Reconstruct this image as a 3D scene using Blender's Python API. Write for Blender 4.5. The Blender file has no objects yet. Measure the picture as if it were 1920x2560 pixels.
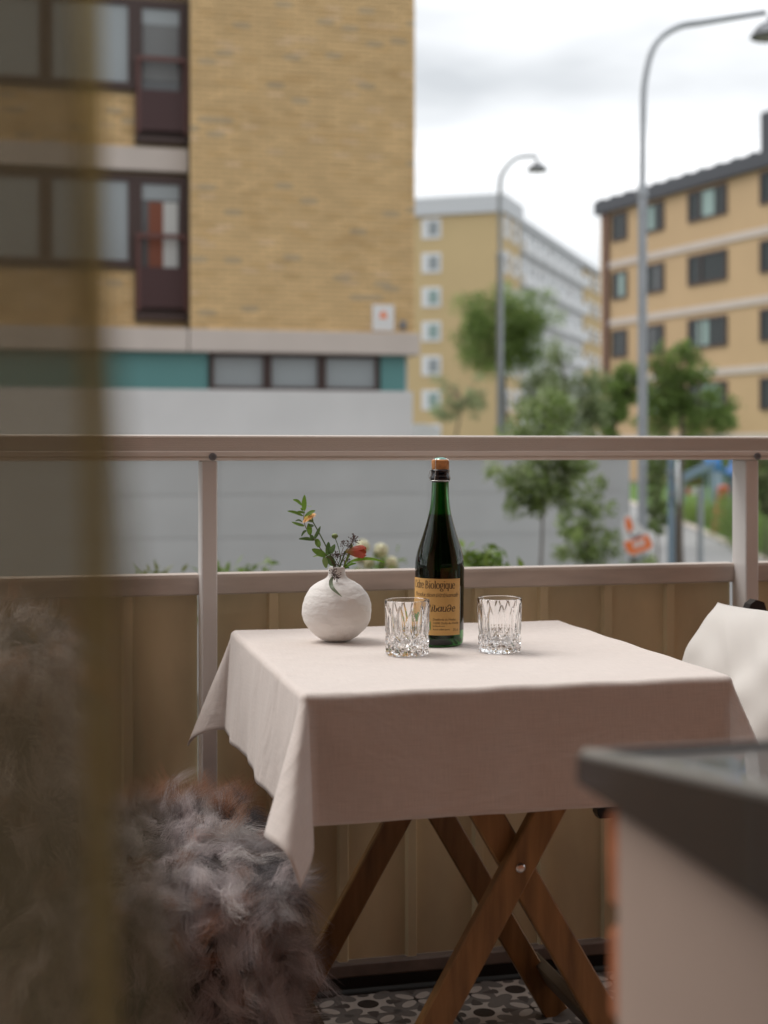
import bpy, bmesh, math, random
import numpy as np
from mathutils import Vector, Matrix
random.seed(7); rng = np.random.default_rng(7)
SC = bpy.context.scene
COL = SC.collection
R = math.radians

# ------------------------------------------------------------------ camera
# world axes: x runs along the balcony railing, y points out over the street
HC = 1.07                      # camera height above the balcony floor
YAW = R(13.9); CS, SN = math.cos(YAW), math.sin(YAW)
FPX, CX, HY = 3555.6, 960.0, 1125.0   # focal length, centre column, horizon row of the photograph (1920 x 2560)
cam_d = bpy.data.cameras.new('camera'); cam = bpy.data.objects.new('camera', cam_d); COL.objects.link(cam)
cam.location = (0, 0, HC); cam.rotation_euler = (R(90), 0, -YAW)
cam_d.sensor_fit = 'VERTICAL'; cam_d.sensor_height = 36; cam_d.sensor_width = 27; cam_d.lens = 50
cam_d.shift_y = -155/2560; cam_d.clip_start = .02; cam_d.clip_end = 5000
cam_d.dof.use_dof = True; cam_d.dof.focus_distance = 2.40; cam_d.dof.aperture_fstop = 3.1; cam_d.dof.aperture_blades = 9
SC.camera = cam

# ------------------------------------------------------------------ overcast sky and soft sun
SUN_EL, SUN_AZ = R(58), R(-52)      # azimuth measured from +y towards +x
w = bpy.data.worlds.new('World'); SC.world = w; w.use_nodes = True
nt = w.node_tree; nt.nodes.clear()
def WN(t, **k):
    n = nt.nodes.new(t)
    for a, b in k.items(): setattr(n, a, b)
    return n
wo = WN('ShaderNodeOutputWorld'); bg = WN('ShaderNodeBackground'); mx = WN('ShaderNodeMix', data_type='RGBA')
sky = WN('ShaderNodeTexSky', sky_type='NISHITA', sun_disc=False, sun_elevation=SUN_EL, sun_rotation=SUN_AZ)
tc = WN('ShaderNodeTexCoord'); mp = WN('ShaderNodeMapping'); mp.inputs['Scale'].default_value = (1.6, 1.6, 5.0)
no = WN('ShaderNodeTexNoise'); no.inputs['Scale'].default_value = 2.1; no.inputs['Detail'].default_value = 4; no.inputs['Roughness'].default_value = .45
rp = WN('ShaderNodeValToRGB'); e = rp.color_ramp.elements
e[0].position = .34; e[0].color = (4.7, 4.9, 5.1, 1); e[1].position = .66; e[1].color = (9.6, 9.7, 9.8, 1)
mx.inputs[0].default_value = .96
nt.links.new(tc.outputs['Generated'], mp.inputs[0]); nt.links.new(mp.outputs[0], no.inputs['Vector']); nt.links.new(no.outputs['Fac'], rp.inputs[0])
nt.links.new(sky.outputs[0], mx.inputs[6]); nt.links.new(rp.outputs[0], mx.inputs[7]); nt.links.new(mx.outputs[2], bg.inputs[0])
bg.inputs[1].default_value = .10
nt.links.new(bg.outputs[0], wo.inputs[0])
sd = bpy.data.lights.new('sun', 'SUN'); sd.energy = 1.5; sd.angle = R(38); sd.color = (1, .965, .92)
sun = bpy.data.objects.new('sun', sd); COL.objects.link(sun)
sdir = Vector((math.sin(SUN_AZ)*math.cos(SUN_EL), math.cos(SUN_AZ)*math.cos(SUN_EL), math.sin(SUN_EL)))
sun.rotation_euler = sdir.to_track_quat('Z', 'Y').to_euler(); sun.location = (-6, 4, 12)
SC.view_settings.view_transform = 'Standard'; SC.view_settings.look = 'None'
SC.view_settings.exposure = 0.62; SC.view_settings.gamma = 1; SC.view_settings.use_curve_mapping = False
SC.render.engine = 'CYCLES'
cy = SC.cycles
cy.max_bounces = 14; cy.diffuse_bounces = 5; cy.glossy_bounces = 6; cy.transmission_bounces = 14; cy.transparent_max_bounces = 24
cy.use_denoising = True; cy.sample_clamp_indirect = 8
try: cy.denoiser = 'OPENIMAGEDENOISE'
except Exception: pass

# ------------------------------------------------------------------ placing helpers
def at(px, d):                  # plan position of a photograph column at a given depth
    X = (px-CX)/FPX*d
    return X*CS + d*SN, -X*SN + d*CS
def zat(py, d): return HC - (py-HY)*d/FPX
def onv(px, v):                 # x and depth where a column meets the plane y = v
    r = (px-CX)/FPX; d = v/(CS - SN*r)
    return d*(CS*r + SN), d
def pv(px, py, v):
    u, d = onv(px, v); return u, zat(py, d)
def p3(px, py, d):
    x, y = at(px, d); return Vector((x, y, zat(py, d)))

# ------------------------------------------------------------------ mesh helpers
class MB:
    def __init__(s): s.v = []; s.f = []; s.m = []; s.c = []
    def add(s, vs, fs, mi=0, col=None):
        o = len(s.v); s.v += [tuple(p) for p in vs]; s.f += [tuple(i+o for i in f) for f in fs]; s.m += [mi]*len(fs)
        s.c += [col or (1, 1, 1)]*len(vs)
        return s
    def box(s, x0, x1, y0, y1, z0, z1, mi=0, col=None):
        return s.add([(x0,y0,z0),(x1,y0,z0),(x1,y1,z0),(x0,y1,z0),(x0,y0,z1),(x1,y0,z1),(x1,y1,z1),(x0,y1,z1)],
                     [(0,3,2,1),(4,5,6,7),(0,1,5,4),(1,2,6,5),(2,3,7,6),(3,0,4,7)], mi, col)
    def cbox(s, x0, x1, y0, y1, z0, z1, b=.003, mi=0, col=None):     # chamfered box
        X, Y, Z = (x0, x1), (y0, y1), (z0, z1); sg = (1, -1); vs = []; ix = {}
        for i in (0,1):
            for j in (0,1):
                for k in (0,1):
                    for a in range(3):
                        p = [X[i]+sg[i]*b, Y[j]+sg[j]*b, Z[k]+sg[k]*b]; p[a] = (X[i], Y[j], Z[k])[a]
                        ix[i,j,k,a] = len(vs); vs.append(tuple(p))
        fs = []
        def q(l, flip): fs.append(tuple(l[::-1]) if flip else tuple(l))
        for i in (0,1):
            q([ix[i,0,0,0], ix[i,1,0,0], ix[i,1,1,0], ix[i,0,1,0]], i == 0)
            q([ix[0,i,0,1], ix[1,i,0,1], ix[1,i,1,1], ix[0,i,1,1]], i == 1)
            q([ix[0,0,i,2], ix[1,0,i,2], ix[1,1,i,2], ix[0,1,i,2]], i == 0)
        for i in (0,1):
            for j in (0,1):
                q([ix[i,j,0,0], ix[i,j,0,1], ix[i,j,1,1], ix[i,j,1,0]], (i+j) % 2 == 1)
                q([ix[i,0,j,0], ix[i,0,j,2], ix[i,1,j,2], ix[i,1,j,0]], (i+j) % 2 == 0)
                q([ix[0,i,j,1], ix[0,i,j,2], ix[1,i,j,2], ix[1,i,j,1]], (i+j) % 2 == 1)
        for i in (0,1):
            for j in (0,1):
                for k in (0,1):
                    q([ix[i,j,k,0], ix[i,j,k,1], ix[i,j,k,2]], (i+j+k) % 2 == 0)
        return s.add(vs, fs, mi, col)
    def tube(s, pts, rad, n=8, mi=0, col=None, cap=True, flat=None):
        pts = [Vector(p) for p in pts]; L = len(pts)
        rad = [rad]*L if not hasattr(rad, '__len__') else rad
        vs = []; fs = []; N = None
        for i, p in enumerate(pts):
            t = (pts[min(i+1, L-1)] - pts[max(i-1, 0)]).normalized()
            if N is None:
                N = t.orthogonal().normalized() if flat is None else (Vector(flat) - t*t.dot(Vector(flat))).normalized()
            else: N = (N - t*N.dot(t)).normalized()
            B = t.cross(N)
            for k in range(n):
                a = 2*math.pi*k/n; vs.append(p + (N*math.cos(a) + B*math.sin(a))*rad[i])
        for i in range(L-1):
            for k in range(n):
                fs.append((i*n+k, i*n+(k+1) % n, (i+1)*n+(k+1) % n, (i+1)*n+k))
        if cap: fs += [tuple(range(n-1, -1, -1)), tuple((L-1)*n+k for k in range(n))]
        return s.add(vs, fs, mi, col)
    def lathe(s, prof, n=32, c=(0,0,0), mi=0, col=None):
        vs = []; fs = []; L = len(prof)
        for r, z in prof:
            for k in range(n):
                a = 2*math.pi*k/n; vs.append((c[0]+r*math.cos(a), c[1]+r*math.sin(a), c[2]+z))
        for i in range(L-1):
            for k in range(n):
                fs.append((i*n+k, i*n+(k+1) % n, (i+1)*n+(k+1) % n, (i+1)*n+k))
        if prof[0][0] > 1e-5: fs.append(tuple(range(n-1, -1, -1)))
        if prof[-1][0] > 1e-5: fs.append(tuple((L-1)*n+k for k in range(n)))
        return s.add(vs, fs, mi, col)
    def prism(s, poly, axis, a0, a1, mi=0, col=None):    # polygon in the two other axes, extruded along axis
        n = len(poly)
        def P(p, a): return (a, p[0], p[1]) if axis == 0 else ((p[0], a, p[1]) if axis == 1 else (p[0], p[1], a))
        vs = [P(p, a0) for p in poly] + [P(p, a1) for p in poly]
        fs = [tuple(range(n-1, -1, -1)), tuple(range(n, 2*n))] + [(i, (i+1) % n, n+(i+1) % n, n+i) for i in range(n)]
        return s.add(vs, fs, mi, col)
    def beam(s, p, q, w, h, up=(0,0,1), mi=0):            # rectangular bar from p to q; h along 'up'
        p, q = Vector(p), Vector(q); t = (q-p).normalized(); U = Vector(up); U = (U - t*U.dot(t)).normalized(); S = t.cross(U)
        vs = []; b = min(w, h)*.12
        ring = [(w/2-b, h/2), (w/2, h/2-b), (w/2, -h/2+b), (w/2-b, -h/2), (-w/2+b, -h/2), (-w/2, -h/2+b), (-w/2, h/2-b), (-w/2+b, h/2)]
        for e in (p, q):
            for a, c in ring: vs.append(e + S*a + U*c)
        fs = [(i, (i+1) % 8, 8+(i+1) % 8, 8+i) for i in range(8)] + [tuple(range(7, -1, -1)), tuple(range(8, 16))]
        return s.add(vs, fs, mi)
    def build(s, name, mat, parent=None, smooth=False, fix=True, colattr=False):
        me = bpy.data.meshes.new(name); me.from_pydata(s.v, [], s.f)
        for m in (mat if isinstance(mat, (list, tuple)) else [mat]): me.materials.append(m)
        if any(s.m): me.polygons.foreach_set('material_index', s.m)
        if colattr:
            ca = me.color_attributes.new('Col', 'FLOAT_COLOR', 'POINT')
            arr = np.ones((len(s.v), 4), np.float32); arr[:, :3] = np.array(s.c); ca.data.foreach_set('color', arr.ravel())
        if fix:
            bm = bmesh.new(); bm.from_mesh(me); bmesh.ops.recalc_face_normals(bm, faces=bm.faces); bm.to_mesh(me); bm.free()
        if smooth: me.polygons.foreach_set('use_smooth', [True]*len(me.polygons))
        me.update()
        return link(name, me, parent)
def link(name, data, parent=None):
    o = bpy.data.objects.new(name, data); COL.objects.link(o)
    if parent is not None: o.parent = parent
    return o
def fastmesh(name, V, F, mat, parent=None, C=None, smooth=False):      # numpy arrays, F (n,3) or (n,4)
    me = bpy.data.meshes.new(name); n, k = F.shape
    me.vertices.add(len(V)); me.vertices.foreach_set('co', np.asarray(V, np.float32).ravel())
    me.loops.add(n*k); me.loops.foreach_set('vertex_index', F.astype(np.int32).ravel())
    me.polygons.add(n); me.polygons.foreach_set('loop_start', np.arange(0, n*k, k, dtype=np.int32))
    me.materials.append(mat)
    if C is not None:
        ca = me.color_attributes.new('Col', 'FLOAT_COLOR', 'POINT')
        a = np.ones((len(V), 4), np.float32); a[:, :3] = C; ca.data.foreach_set('color', a.ravel())
    if smooth: me.polygons.foreach_set('use_smooth', np.ones(n, bool))
    me.update(calc_edges=True); me.validate()
    return link(name, me, parent)
def tag(o, label=None, cat=None, group=None, kind=None):
    if label: o['label'] = label
    if cat: o['category'] = cat
    if group: o['group'] = group
    if kind: o['kind'] = kind
    return o
def thing(name, label, cat, loc=(0,0,0), rz=0, group=None):
    o = link(name, None); o.location = loc; o.rotation_euler = (0, 0, rz); o.empty_display_size = .05
    return tag(o, label, cat, group)
def autosmooth(o, ang=35):
    me = o.data; me.polygons.foreach_set('use_smooth', [True]*len(me.polygons))
    bm = bmesh.new(); bm.from_mesh(me)
    for ed in bm.edges:
        if len(ed.link_faces) == 2 and ed.calc_face_angle(0) > R(ang): ed.smooth = False
    bm.to_mesh(me); bm.free(); return o
def copy_tree(o, parent=None):
    c = o.copy(); COL.objects.link(c); c.parent = parent
    for ch in o.children: copy_tree(ch, c)
    return c

# ------------------------------------------------------------------ material helpers
def nodes(m):
    m.use_nodes = True; t = m.node_tree; return t, t.nodes['Principled BSDF']
def mk(name, col, rough=.6, metal=0., spec=.5, noise=None, bump=None, attr=False, trans=0, ior=1.45, sheen=0, coat=0):
    """noise = (scale, amount, detail, stretch) varies the colour; bump = (scale, strength, distance, stretch)"""
    m = bpy.data.materials.new(name); t, b = nodes(m); N, L = t.nodes, t.links
    b.inputs['Base Color'].default_value = (*col, 1); b.inputs['Roughness'].default_value = rough
    b.inputs['Metallic'].default_value = metal; b.inputs['Specular IOR Level'].default_value = spec
    b.inputs['Transmission Weight'].default_value = trans; b.inputs['IOR'].default_value = ior
    b.inputs['Sheen Weight'].default_value = sheen; b.inputs['Coat Weight'].default_value = coat
    tcn = N.new('ShaderNodeTexCoord'); out = None
    if attr:
        a = N.new('ShaderNodeVertexColor'); a.layer_name = 'Col'
        mm = N.new('ShaderNodeMix'); mm.data_type = 'RGBA'; mm.blend_type = 'MULTIPLY'; mm.inputs[0].default_value = 1
        mm.inputs[6].default_value = (*col, 1); L.new(a.outputs[0], mm.inputs[7]); out = mm.outputs[2]
    def tex(scale, detail, stretch):
        mpn = N.new('ShaderNodeMapping'); mpn.inputs['Scale'].default_value = stretch
        L.new(tcn.outputs['Object'], mpn.inputs[0])
        n = N.new('ShaderNodeTexNoise'); n.inputs['Scale'].default_value = scale; n.inputs['Detail'].default_value = detail
        L.new(mpn.outputs[0], n.inputs['Vector']); return n
    if noise:
        sc_, am, de, st = (list(noise) + [4, (1,1,1)][len(noise)-2:])[:4]
        n = tex(sc_, de, st); r = N.new('ShaderNodeMapRange'); r.inputs[1].default_value = .25; r.inputs[2].default_value = .75
        r.inputs[3].default_value = 1-am; r.inputs[4].default_value = 1+am*.6
        L.new(n.outputs['Fac'], r.inputs[0])
        mm = N.new('ShaderNodeMix'); mm.data_type = 'RGBA'; mm.blend_type = 'MULTIPLY'; mm.inputs[0].default_value = 1
        if out is None: mm.inputs[6].default_value = (*col, 1)
        else: L.new(out, mm.inputs[6])
        L.new(r.outputs[0], mm.inputs[7]); out = mm.outputs[2]
    if out is not None: L.new(out, b.inputs['Base Color'])
    if bump:
        sc_, stg, di, st = (list(bump) + [.002, (1,1,1)][len(bump)-2:])[:4]
        n = tex(sc_, 5, st); bn = N.new('ShaderNodeBump'); bn.inputs['Strength'].default_value = stg; bn.inputs['Distance'].default_value = di
        L.new(n.outputs['Fac'], bn.inputs['Height']); L.new(bn.outputs[0], b.inputs['Normal'])
    return m
def leafmat(name, col, tl=.35, rough=.45):
    m = mk(name, col, rough, attr=True); t = m.node_tree; N, L = t.nodes, t.links
    b = N['Principled BSDF']; o = N['Material Output']
    tr = N.new('ShaderNodeBsdfTranslucent'); ms = N.new('ShaderNodeMixShader'); ms.inputs[0].default_value = tl
    src = b.inputs['Base Color'].links[0].from_socket; L.new(src, tr.inputs[0])
    L.new(b.outputs[0], ms.inputs[1]); L.new(tr.outputs[0], ms.inputs[2]); L.new(ms.outputs[0], o.inputs[0])
    return m

# meshes are drafted in world coordinates; part() moves them into their thing's own frame
def part(mb, name, mat, root, parent=None, smooth=None, colattr=False, world=True):
    o = mb.build(name, mat, parent or root, colattr=colattr)
    if world:
        M = Matrix.Translation(root.location) @ Matrix.Rotation(root.rotation_euler[2], 4, 'Z')
        o.data.transform(M.inverted())
    if smooth: autosmooth(o, smooth)
    return o
def struct(mb, name, mat, smooth=None, colattr=False):
    o = mb.build(name, mat, colattr=colattr); tag(o, kind='structure')
    if smooth: autosmooth(o, smooth)
    return o

# ------------------------------------------------------------------ materials of the street
M = {}
M['ground'] = mk('ground_soil', (.10, .10, .085), .95, noise=(.8, .35))
M['grass'] = mk('grass', (.10, .19, .035), .9, noise=(3, .4))
M['asphalt'] = mk('path_asphalt', (.30, .30, .30), .9, noise=(2.5, .15))
M['concrete'] = mk('concrete', (.52, .53, .53), .85, noise=(1.2, .10, 6), bump=(60, .15, .002))
M['concrete2'] = mk('plinth_render', (.62, .61, .60), .85, noise=(.9, .08, 5))
M['band'] = mk('precast_band', (.56, .49, .44), .8, noise=(1.1, .08))
M['brick_y'] = mk('yellow_brick', (1, 1, 1), .85, attr=True, noise=(1.1, .07, 5))
M['mortar'] = mk('mortar', (.36, .28, .17), .95)
M['brick_far'] = mk('yellow_brick_far', (.52, .365, .21), .85, noise=(.35, .08, 6))
M['plaster_y'] = mk('ochre_plaster', (.61, .465, .25), .85, noise=(.2, .06))
M['brown'] = mk('brown_window_paint', (.060, .035, .030), .5)
M['brown2'] = mk('dark_red_brown_panel', (.055, .022, .022), .5)
M['redrail'] = mk('red_brown_metal', (.12, .048, .04), .45)
M['white'] = mk('white_paint', (.78, .79, .80), .6)
M['whitegrey'] = mk('white_grey_fascia', (.62, .64, .66), .6)
M['teal'] = mk('teal_panel', (.10, .25, .245), .45)
M['glass_dark'] = mk('window_glass_dark', (.030, .036, .036), .15, spec=.3)
M['glass_grey'] = mk('obscured_glass', (.30, .33, .34), .25)
M['glass_mid'] = mk('window_glass_grey', (.10, .105, .11), .15)
M['blind'] = mk('grey_blind', (.20, .205, .205), .8)
M['curt_w'] = mk('white_curtain', (.55, .55, .53), .9)
M['curt_t'] = mk('pale_green_curtain', (.30, .40, .38), .9)
M['wood_r'] = mk('red_wood_cupboard', (.20, .06, .03), .6)
M['roof'] = mk('dark_roof_sheet', (.055, .058, .068), .5)
M['galv'] = mk('galvanised_steel', (.36, .385, .41), .45, metal=.35, noise=(6, .1))
M['lampshade'] = mk('lamp_housing', (.20, .21, .23), .5)
M['lens'] = mk('lamp_lens', (.42, .40, .37), .4)
M['orange'] = mk('orange_print', (.85, .20, .045), .5)
M['signwhite'] = mk('sign_white', (.72, .71, .70), .5)
M['navy'] = mk('navy_print', (.05, .06, .12), .5)
M['bluepost'] = mk('blue_grey_steel', (.21, .285, .35), .5, metal=.2)
M['blue'] = mk('bright_blue_plastic', (.05, .22, .60), .4)
M['redplay'] = mk('red_orange_plastic', (.45, .09, .04), .5)
M['bark'] = mk('bark', (.14, .115, .095), .9, noise=(14, .3))
M['barkyoung'] = mk('young_bark', (.17, .145, .13), .9, noise=(20, .25))
M['leaf'] = leafmat('tree_leaf', (1, 1, 1), .45)

# ------------------------------------------------------------------ ground
def sstep(a, b, x):
    t = np.clip((x-a)/(b-a), 0, 1); return t*t*(3-2*t)
def zramp(y): return np.interp(y, [-1e4, 22, 29, 37, 53, 80, 1e5], [-1.5, -1.5, -1.25, -.9, -.45, 0, 0])
def gz(x, y):
    zr = zramp(y); up = np.interp(y, [-1e4, 15.14, 15.16, 1e5], [-1.5, -1.5, 0., 0.])
    k = sstep(6.72, 7.6, x); return up*(1-k) + zr*k
xs = np.concatenate([[-1500, -600, -250, -100, -50], np.arange(-30, 6.5, 2.), [6.69, 6.9], np.arange(7.3, 10, .4), np.arange(10.5, 40, 1.5), [45, 60, 100, 250, 600, 1500]])
ys = np.concatenate([[-400, -50, -10, 2.95], np.arange(4, 15, 1.), [15.14, 15.16, 15.6], np.arange(16, 60, 1.), [65, 72, 80, 100, 150, 300, 700, 1600, 3000]])
XX, YY = np.meshgrid(xs, ys); ZZ = gz(XX, YY) + np.where(YY < 2.9, -.25, 0)
V = np.stack([XX, YY, ZZ], -1).reshape(-1, 3); nx, ny = len(xs), len(ys)
I = (np.arange(ny-1)[:, None]*nx + np.arange(nx-1)[None]).ravel()
F = np.stack([I, I+1, I+nx+1, I+nx], 1)
tag(fastmesh('ground', V, F, M['ground'], smooth=True), kind='structure')
def sheet(name, L, Rr, mat, lift):               # strip between two plan polylines, following the ground
    vs = []; fs = []; nC = 7
    for (a, b) in zip(L, Rr):
        for j in range(nC):
            t = j/(nC-1); x = a[0]*(1-t)+b[0]*t; y = a[1]*(1-t)+b[1]*t; vs.append((x, y, float(gz(x, y))+lift))
    for i in range(len(L)-1):
        for j in range(nC-1): fs.append((i*nC+j, i*nC+j+1, (i+1)*nC+j+1, (i+1)*nC+j))
    return struct(MB().add(vs, fs), name, mat, smooth=60)
dd = np.arange(17, 61, 1.0)
PL = [at(960+5.2/d*FPX - (40/d if d > 30 else 0), d) for d in dd]; PR = [at(960+8.05/d*FPX, d) for d in dd]
sheet('path', PL, PR, M['asphalt'], .03)
GL = [at(960+8.35/d*FPX, d) for d in dd]; GR = [at(960+26/d*FPX, d) for d in dd]
sheet('lawn', GL, GR, M['grass'], .045)
PL2 = [at(960+8.05/d*FPX, d) for d in dd]; PR2 = [at(960+8.35/d*FPX, d) for d in dd]
sheet('path_edging', PL2, PR2, M['band'], .05)
xa = np.linspace(-30, 6.5, 20)
sheet('street', [(x, 15.7) for x in xa], [(x, 19.6) for x in xa], M['asphalt'], .03)
sheet('pavement', [(x, 19.65) for x in xa], [(x, 21.4) for x in xa], M['concrete2'], .13)

# ------------------------------------------------------------------ retaining wall of concrete panels
rw = thing('retaining_wall', 'long low grey concrete retaining wall below the yellow brick building', 'wall', (-2.5, 15.15, -1.5))
part(MB().box(-12, 6.60, 15.03, 15.14, -1.6, 1.03), 'core', M['concrete'], rw)
pw, ph = 2.32, .455
pm = None
for j in range(6):
    for i in range(8):
        x0 = -12 + i*pw; z0 = -1.68 + j*ph
        if pm is None:
            mb = MB().cbox(0, pw-.007, -.008, 0, 0, ph-.006, .002)
            pm = mb.build('concrete_panel', M['concrete']).data
            bpy.data.objects.remove(bpy.data.objects['concrete_panel'])
        o = link('concrete_panel', pm, rw); o.location = (x0+2.5, 15.029-15.15+random.uniform(-.003, .001), z0+1.5)
part(MB().cbox(-12.02, 6.62, 14.96, 15.18, 1.03, 1.075, .01), 'coping', M['concrete2'], rw)

# ------------------------------------------------------------------ yellow brick apartment building opposite
VF, VR = 21.65, 22.05        # brick face, set-back face
ab = thing('apartment_building', 'yellow brick apartment building with brown balcony doors and a teal panelled basement strip', 'building', (4, VF, 0))
xl, xr = onv(476, VF)[0], onv(1037, VF)[0]
def zb(py, px=760, v=VF): return pv(px, py, v)[1]
BT, BB = zb(828), zb(884)          # precast band
TOP = 15.5
part(MB().box(xl+.02, xr-.012, VF+.012, VF+12, BT-.2, TOP), 'wall', M['mortar'], ab)
part(MB().box(-14, xl+.03, VR+.075, VF+12, BT-.2, TOP), 'wall', M['mortar'], ab)
def brickcol():
    b = random.gauss(1, .05); t = random.random()
    c = (.67, .465, .235)
    if t < .04: c = (.50, .39, .25); b *= .95
    elif t < .10: c = (.70, .50, .29)
    elif t < .22: c = (.61, .41, .195)
    return tuple(min(.9, max(.05, q*b)) for q in c)
def bricks(mb, x0, x1, v, z0, z1, holes=()):
    nz = int((z1-z0)/.0735)
    for j in range(nz):
        z = z0 + j*.0735; x = x0 - (.131 if j % 2 else 0)
        while x < x1-.02:
            a, b = max(x, x0), min(x+.250, x1)
            if b-a > .03 and not any(h[0] < b-.02 and a+.02 < h[1] and h[2] < z+.06 and z+.01 < h[3] for h in holes):
                dv = random.uniform(-.003, .003)
                mb.add([(a, v+dv, z), (b, v+dv, z), (b, v+.02, z), (a, v+.02, z), (a, v+dv, z+.0625), (b, v+dv, z+.0625), (b, v+.02, z+.0625), (a, v+.02, z+.0625)],
                       [(0,1,5,4), (4,5,6,7), (0,3,2,1), (1,2,6,5), (3,0,4,7)], 0, brickcol())
            x += .262
mb = MB(); bricks(mb, xl, xr, VF, BT, 9.6)
o = part(mb, 'brickwork', M['brick_y'], ab, colattr=True); tag(o, kind='stuff')
# set-back face: window bands
dx0, dx1 = onv(340, VR)[0], xl                   # French doors
wx1 = onv(330, VR)[0]
rows = []
for (yt, ys, yd, yb) in ((2, 218, 348, 372), (440, 663, 788, 824)):
    zt = zb(yt, 400, VR); rows.append((zt, zb(ys, 330, VR), zb(yd, 400, VR), zb(yb, 400, VR)))
rows.append(tuple(z+2.78 for z in rows[0]))
mb = MB()
for (zt, zs, zd, zbn) in rows:
    part(MB().box(-14, dx0-.021, VR+.012, VR+.074, zbn-.02, zs-.052), 'mortar_bed', M['mortar'], ab); part(MB().box(dx0-.019, xl, VR+.012, VR+.074, zbn-.02, zd-.082), 'mortar_bed', M['mortar'], ab)
    bricks(mb, -2.2, dx0-.02, VR, zbn, zs-.05); bricks(mb, dx0-.02, xl, VR, zbn, zd-.08)
o = part(mb, 'brickwork', M['brick_y'], ab, colattr=True); tag(o, kind='stuff')
for i, (zt, zs, zd, zbn) in enumerate(rows):
    # precast floor band above this row
    if i != 1: pass
    zb0 = zbn - .0; 
    f = part(MB().cbox(-14, xl-.003, VR-.10, VR+.05, zbn-.36, zbn-.004, .01), 'floor_band', M['band'], ab) if i != 1 else None
    # French door
    d = part(MB().box(dx0, dx0+.09, VR-.03, VR+.06, zd, zt).box(dx1-.13, dx1-.004, VR-.03, VR+.06, zd, zt).box(dx0+.09, dx1-.13, VR-.03, VR+.06, zt-.12, zt)
             .box(dx0+.09, dx1-.13, VR-.03, VR+.06, zd, zd+.62), 'balcony_door', M['brown'], ab)
    gx0, gx1 = dx0+.09, dx1-.13
    part(MB().box(gx0, gx1, VR+.022, VR+.03, zd+.62, zt-.12), 'pane', M['glass_mid'], ab, d)
    part(MB().box(gx0, gx1, VR+.008, VR+.014, zt-.37, zt-.13), 'blind', M['glass_grey'], ab, d)
    if i == 1:
        part(MB().box(gx0+.10, gx0+.33, VR+.010, VR+.016, zd+.66, zt-.4), 'cupboard', M['wood_r'], ab, d)
        part(MB().box(gx1-.24, gx1-.02, VR+.004, VR+.018, zd+.64, zt-.4), 'curtain', M['curt_w'], ab, d)
    else:
        part(MB().box(gx0+.02, gx1-.02, VR+.012, VR+.017, zd+.9, zt-.37), 'curtain', M['blind'], ab, d)
    # railing in front
    g = part(MB().box(dx0-.01, dx1-.02, VR-.16, VR-.11, zd+1.16, zd+1.23), 'balcony_railing', M['redrail'], ab)
    for xq in (dx0+.0, dx1-.06): part(MB().box(xq, xq+.05, VR-.15, VR-.115, zd+.05, zd+1.16), 'post', M['redrail'], ab, g)
    part(MB().box(dx0+.05, dx1-.06, VR-.14, VR-.125, zd+.10, zd+.72), 'panel', M['brown2'], ab, g)
    part(MB().box(dx0-.02, dx1-.004, VR-.13, VR+.02, zd-.075, zd-.004), 'sill', M['brown'], ab)
    # wide window left of the door
    cols = [(-2.0, -1.2), (-1.1, onv(98, VR)[0]), (onv(130, VR)[0], onv(320, VR)[0])]
    for (a, b) in cols:
        wn = part(MB().box(a-.05, a, VR-.02, VR+.06, zs, zt).box(b, b+.05, VR-.02, VR+.06, zs, zt).box(a, b, VR-.02, VR+.06, zs, zs+.07).box(a, b, VR-.02, VR+.06, zt-.10, zt), 'window', M['brown'], ab)
        part(MB().box(a, b, VR+.02, VR+.028, zs+.07, zt-.10), 'pane', M['glass_grey'] if i != 9 else M['blind'], ab, wn)
    part(MB().box(-2.1, dx0-.03, VR-.08, VR+.02, zs-.05, zs-.004), 'sill', M['brown'], ab)
    part(MB().box(cols[2][1]+.05, dx0-.004, VR-.018, VR+.06, zs, zt), 'window_post', M['brown'], ab)
    part(MB().box(cols[1][1]+.05, cols[2][0]-.05, VR-.018, VR+.06, zs, zt), 'window_post', M['brown'], ab)
# continuous band over the basement, joint at the brick edge
part(MB().cbox(xl-.028, xr+.06, VF-.10, VF+.3, BB, BT-.004, .012), 'precast_band', M['band'], ab)
part(MB().cbox(-14, xl-.046, VF-.10, VR+.3, BB, BT-.004, .012), 'precast_band', M['band'], ab)
part(MB().box(-14, xr-.05, VF+.25, VF+11.9, -.3, BT-.21), 'basement_wall', M['concrete2'], ab)
ZS = zb(976)
part(MB().cbox(-14, xr-.03, VF+.0, VF+.24, -.3, ZS, .012), 'plinth', M['concrete2'], ab)
def strip(a, b): return onv(a, VF+.12)[0], onv(b, VF+.12)[0]
for (a, b) in ((-700, 520), (950, 1013)):
    x0, x1 = strip(a, b); part(MB().cbox(x0, x1, VF+.10, VF+.2, ZS+.004, BB-.004, .008), 'teal_panel', M['teal'], ab)
for (a, b) in ((524, 666), (669, 802), (805, 946)):
    x0, x1 = strip(a, b); f = .055
    wn = part(MB().box(x0, x0+f, VF+.06, VF+.2, ZS+.004, BB-.004).box(x1-f, x1, VF+.06, VF+.2, ZS+.004, BB-.004)
              .box(x0+f, x1-f, VF+.06, VF+.2, ZS+.004, ZS+f).box(x0+f, x1-f, VF+.06, VF+.2, BB-f, BB-.004), 'basement_window', M['brown'], ab)
    part(MB().box(x0+f, x1-f, VF+.13, VF+.14, ZS+f, BB-f), 'pane', M['glass_grey'], ab, wn)
part(MB().box(-14.2, xr+.2, VF-.25, VF+12.2, TOP, TOP+.25), 'roof', M['roof'], ab)
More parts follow.
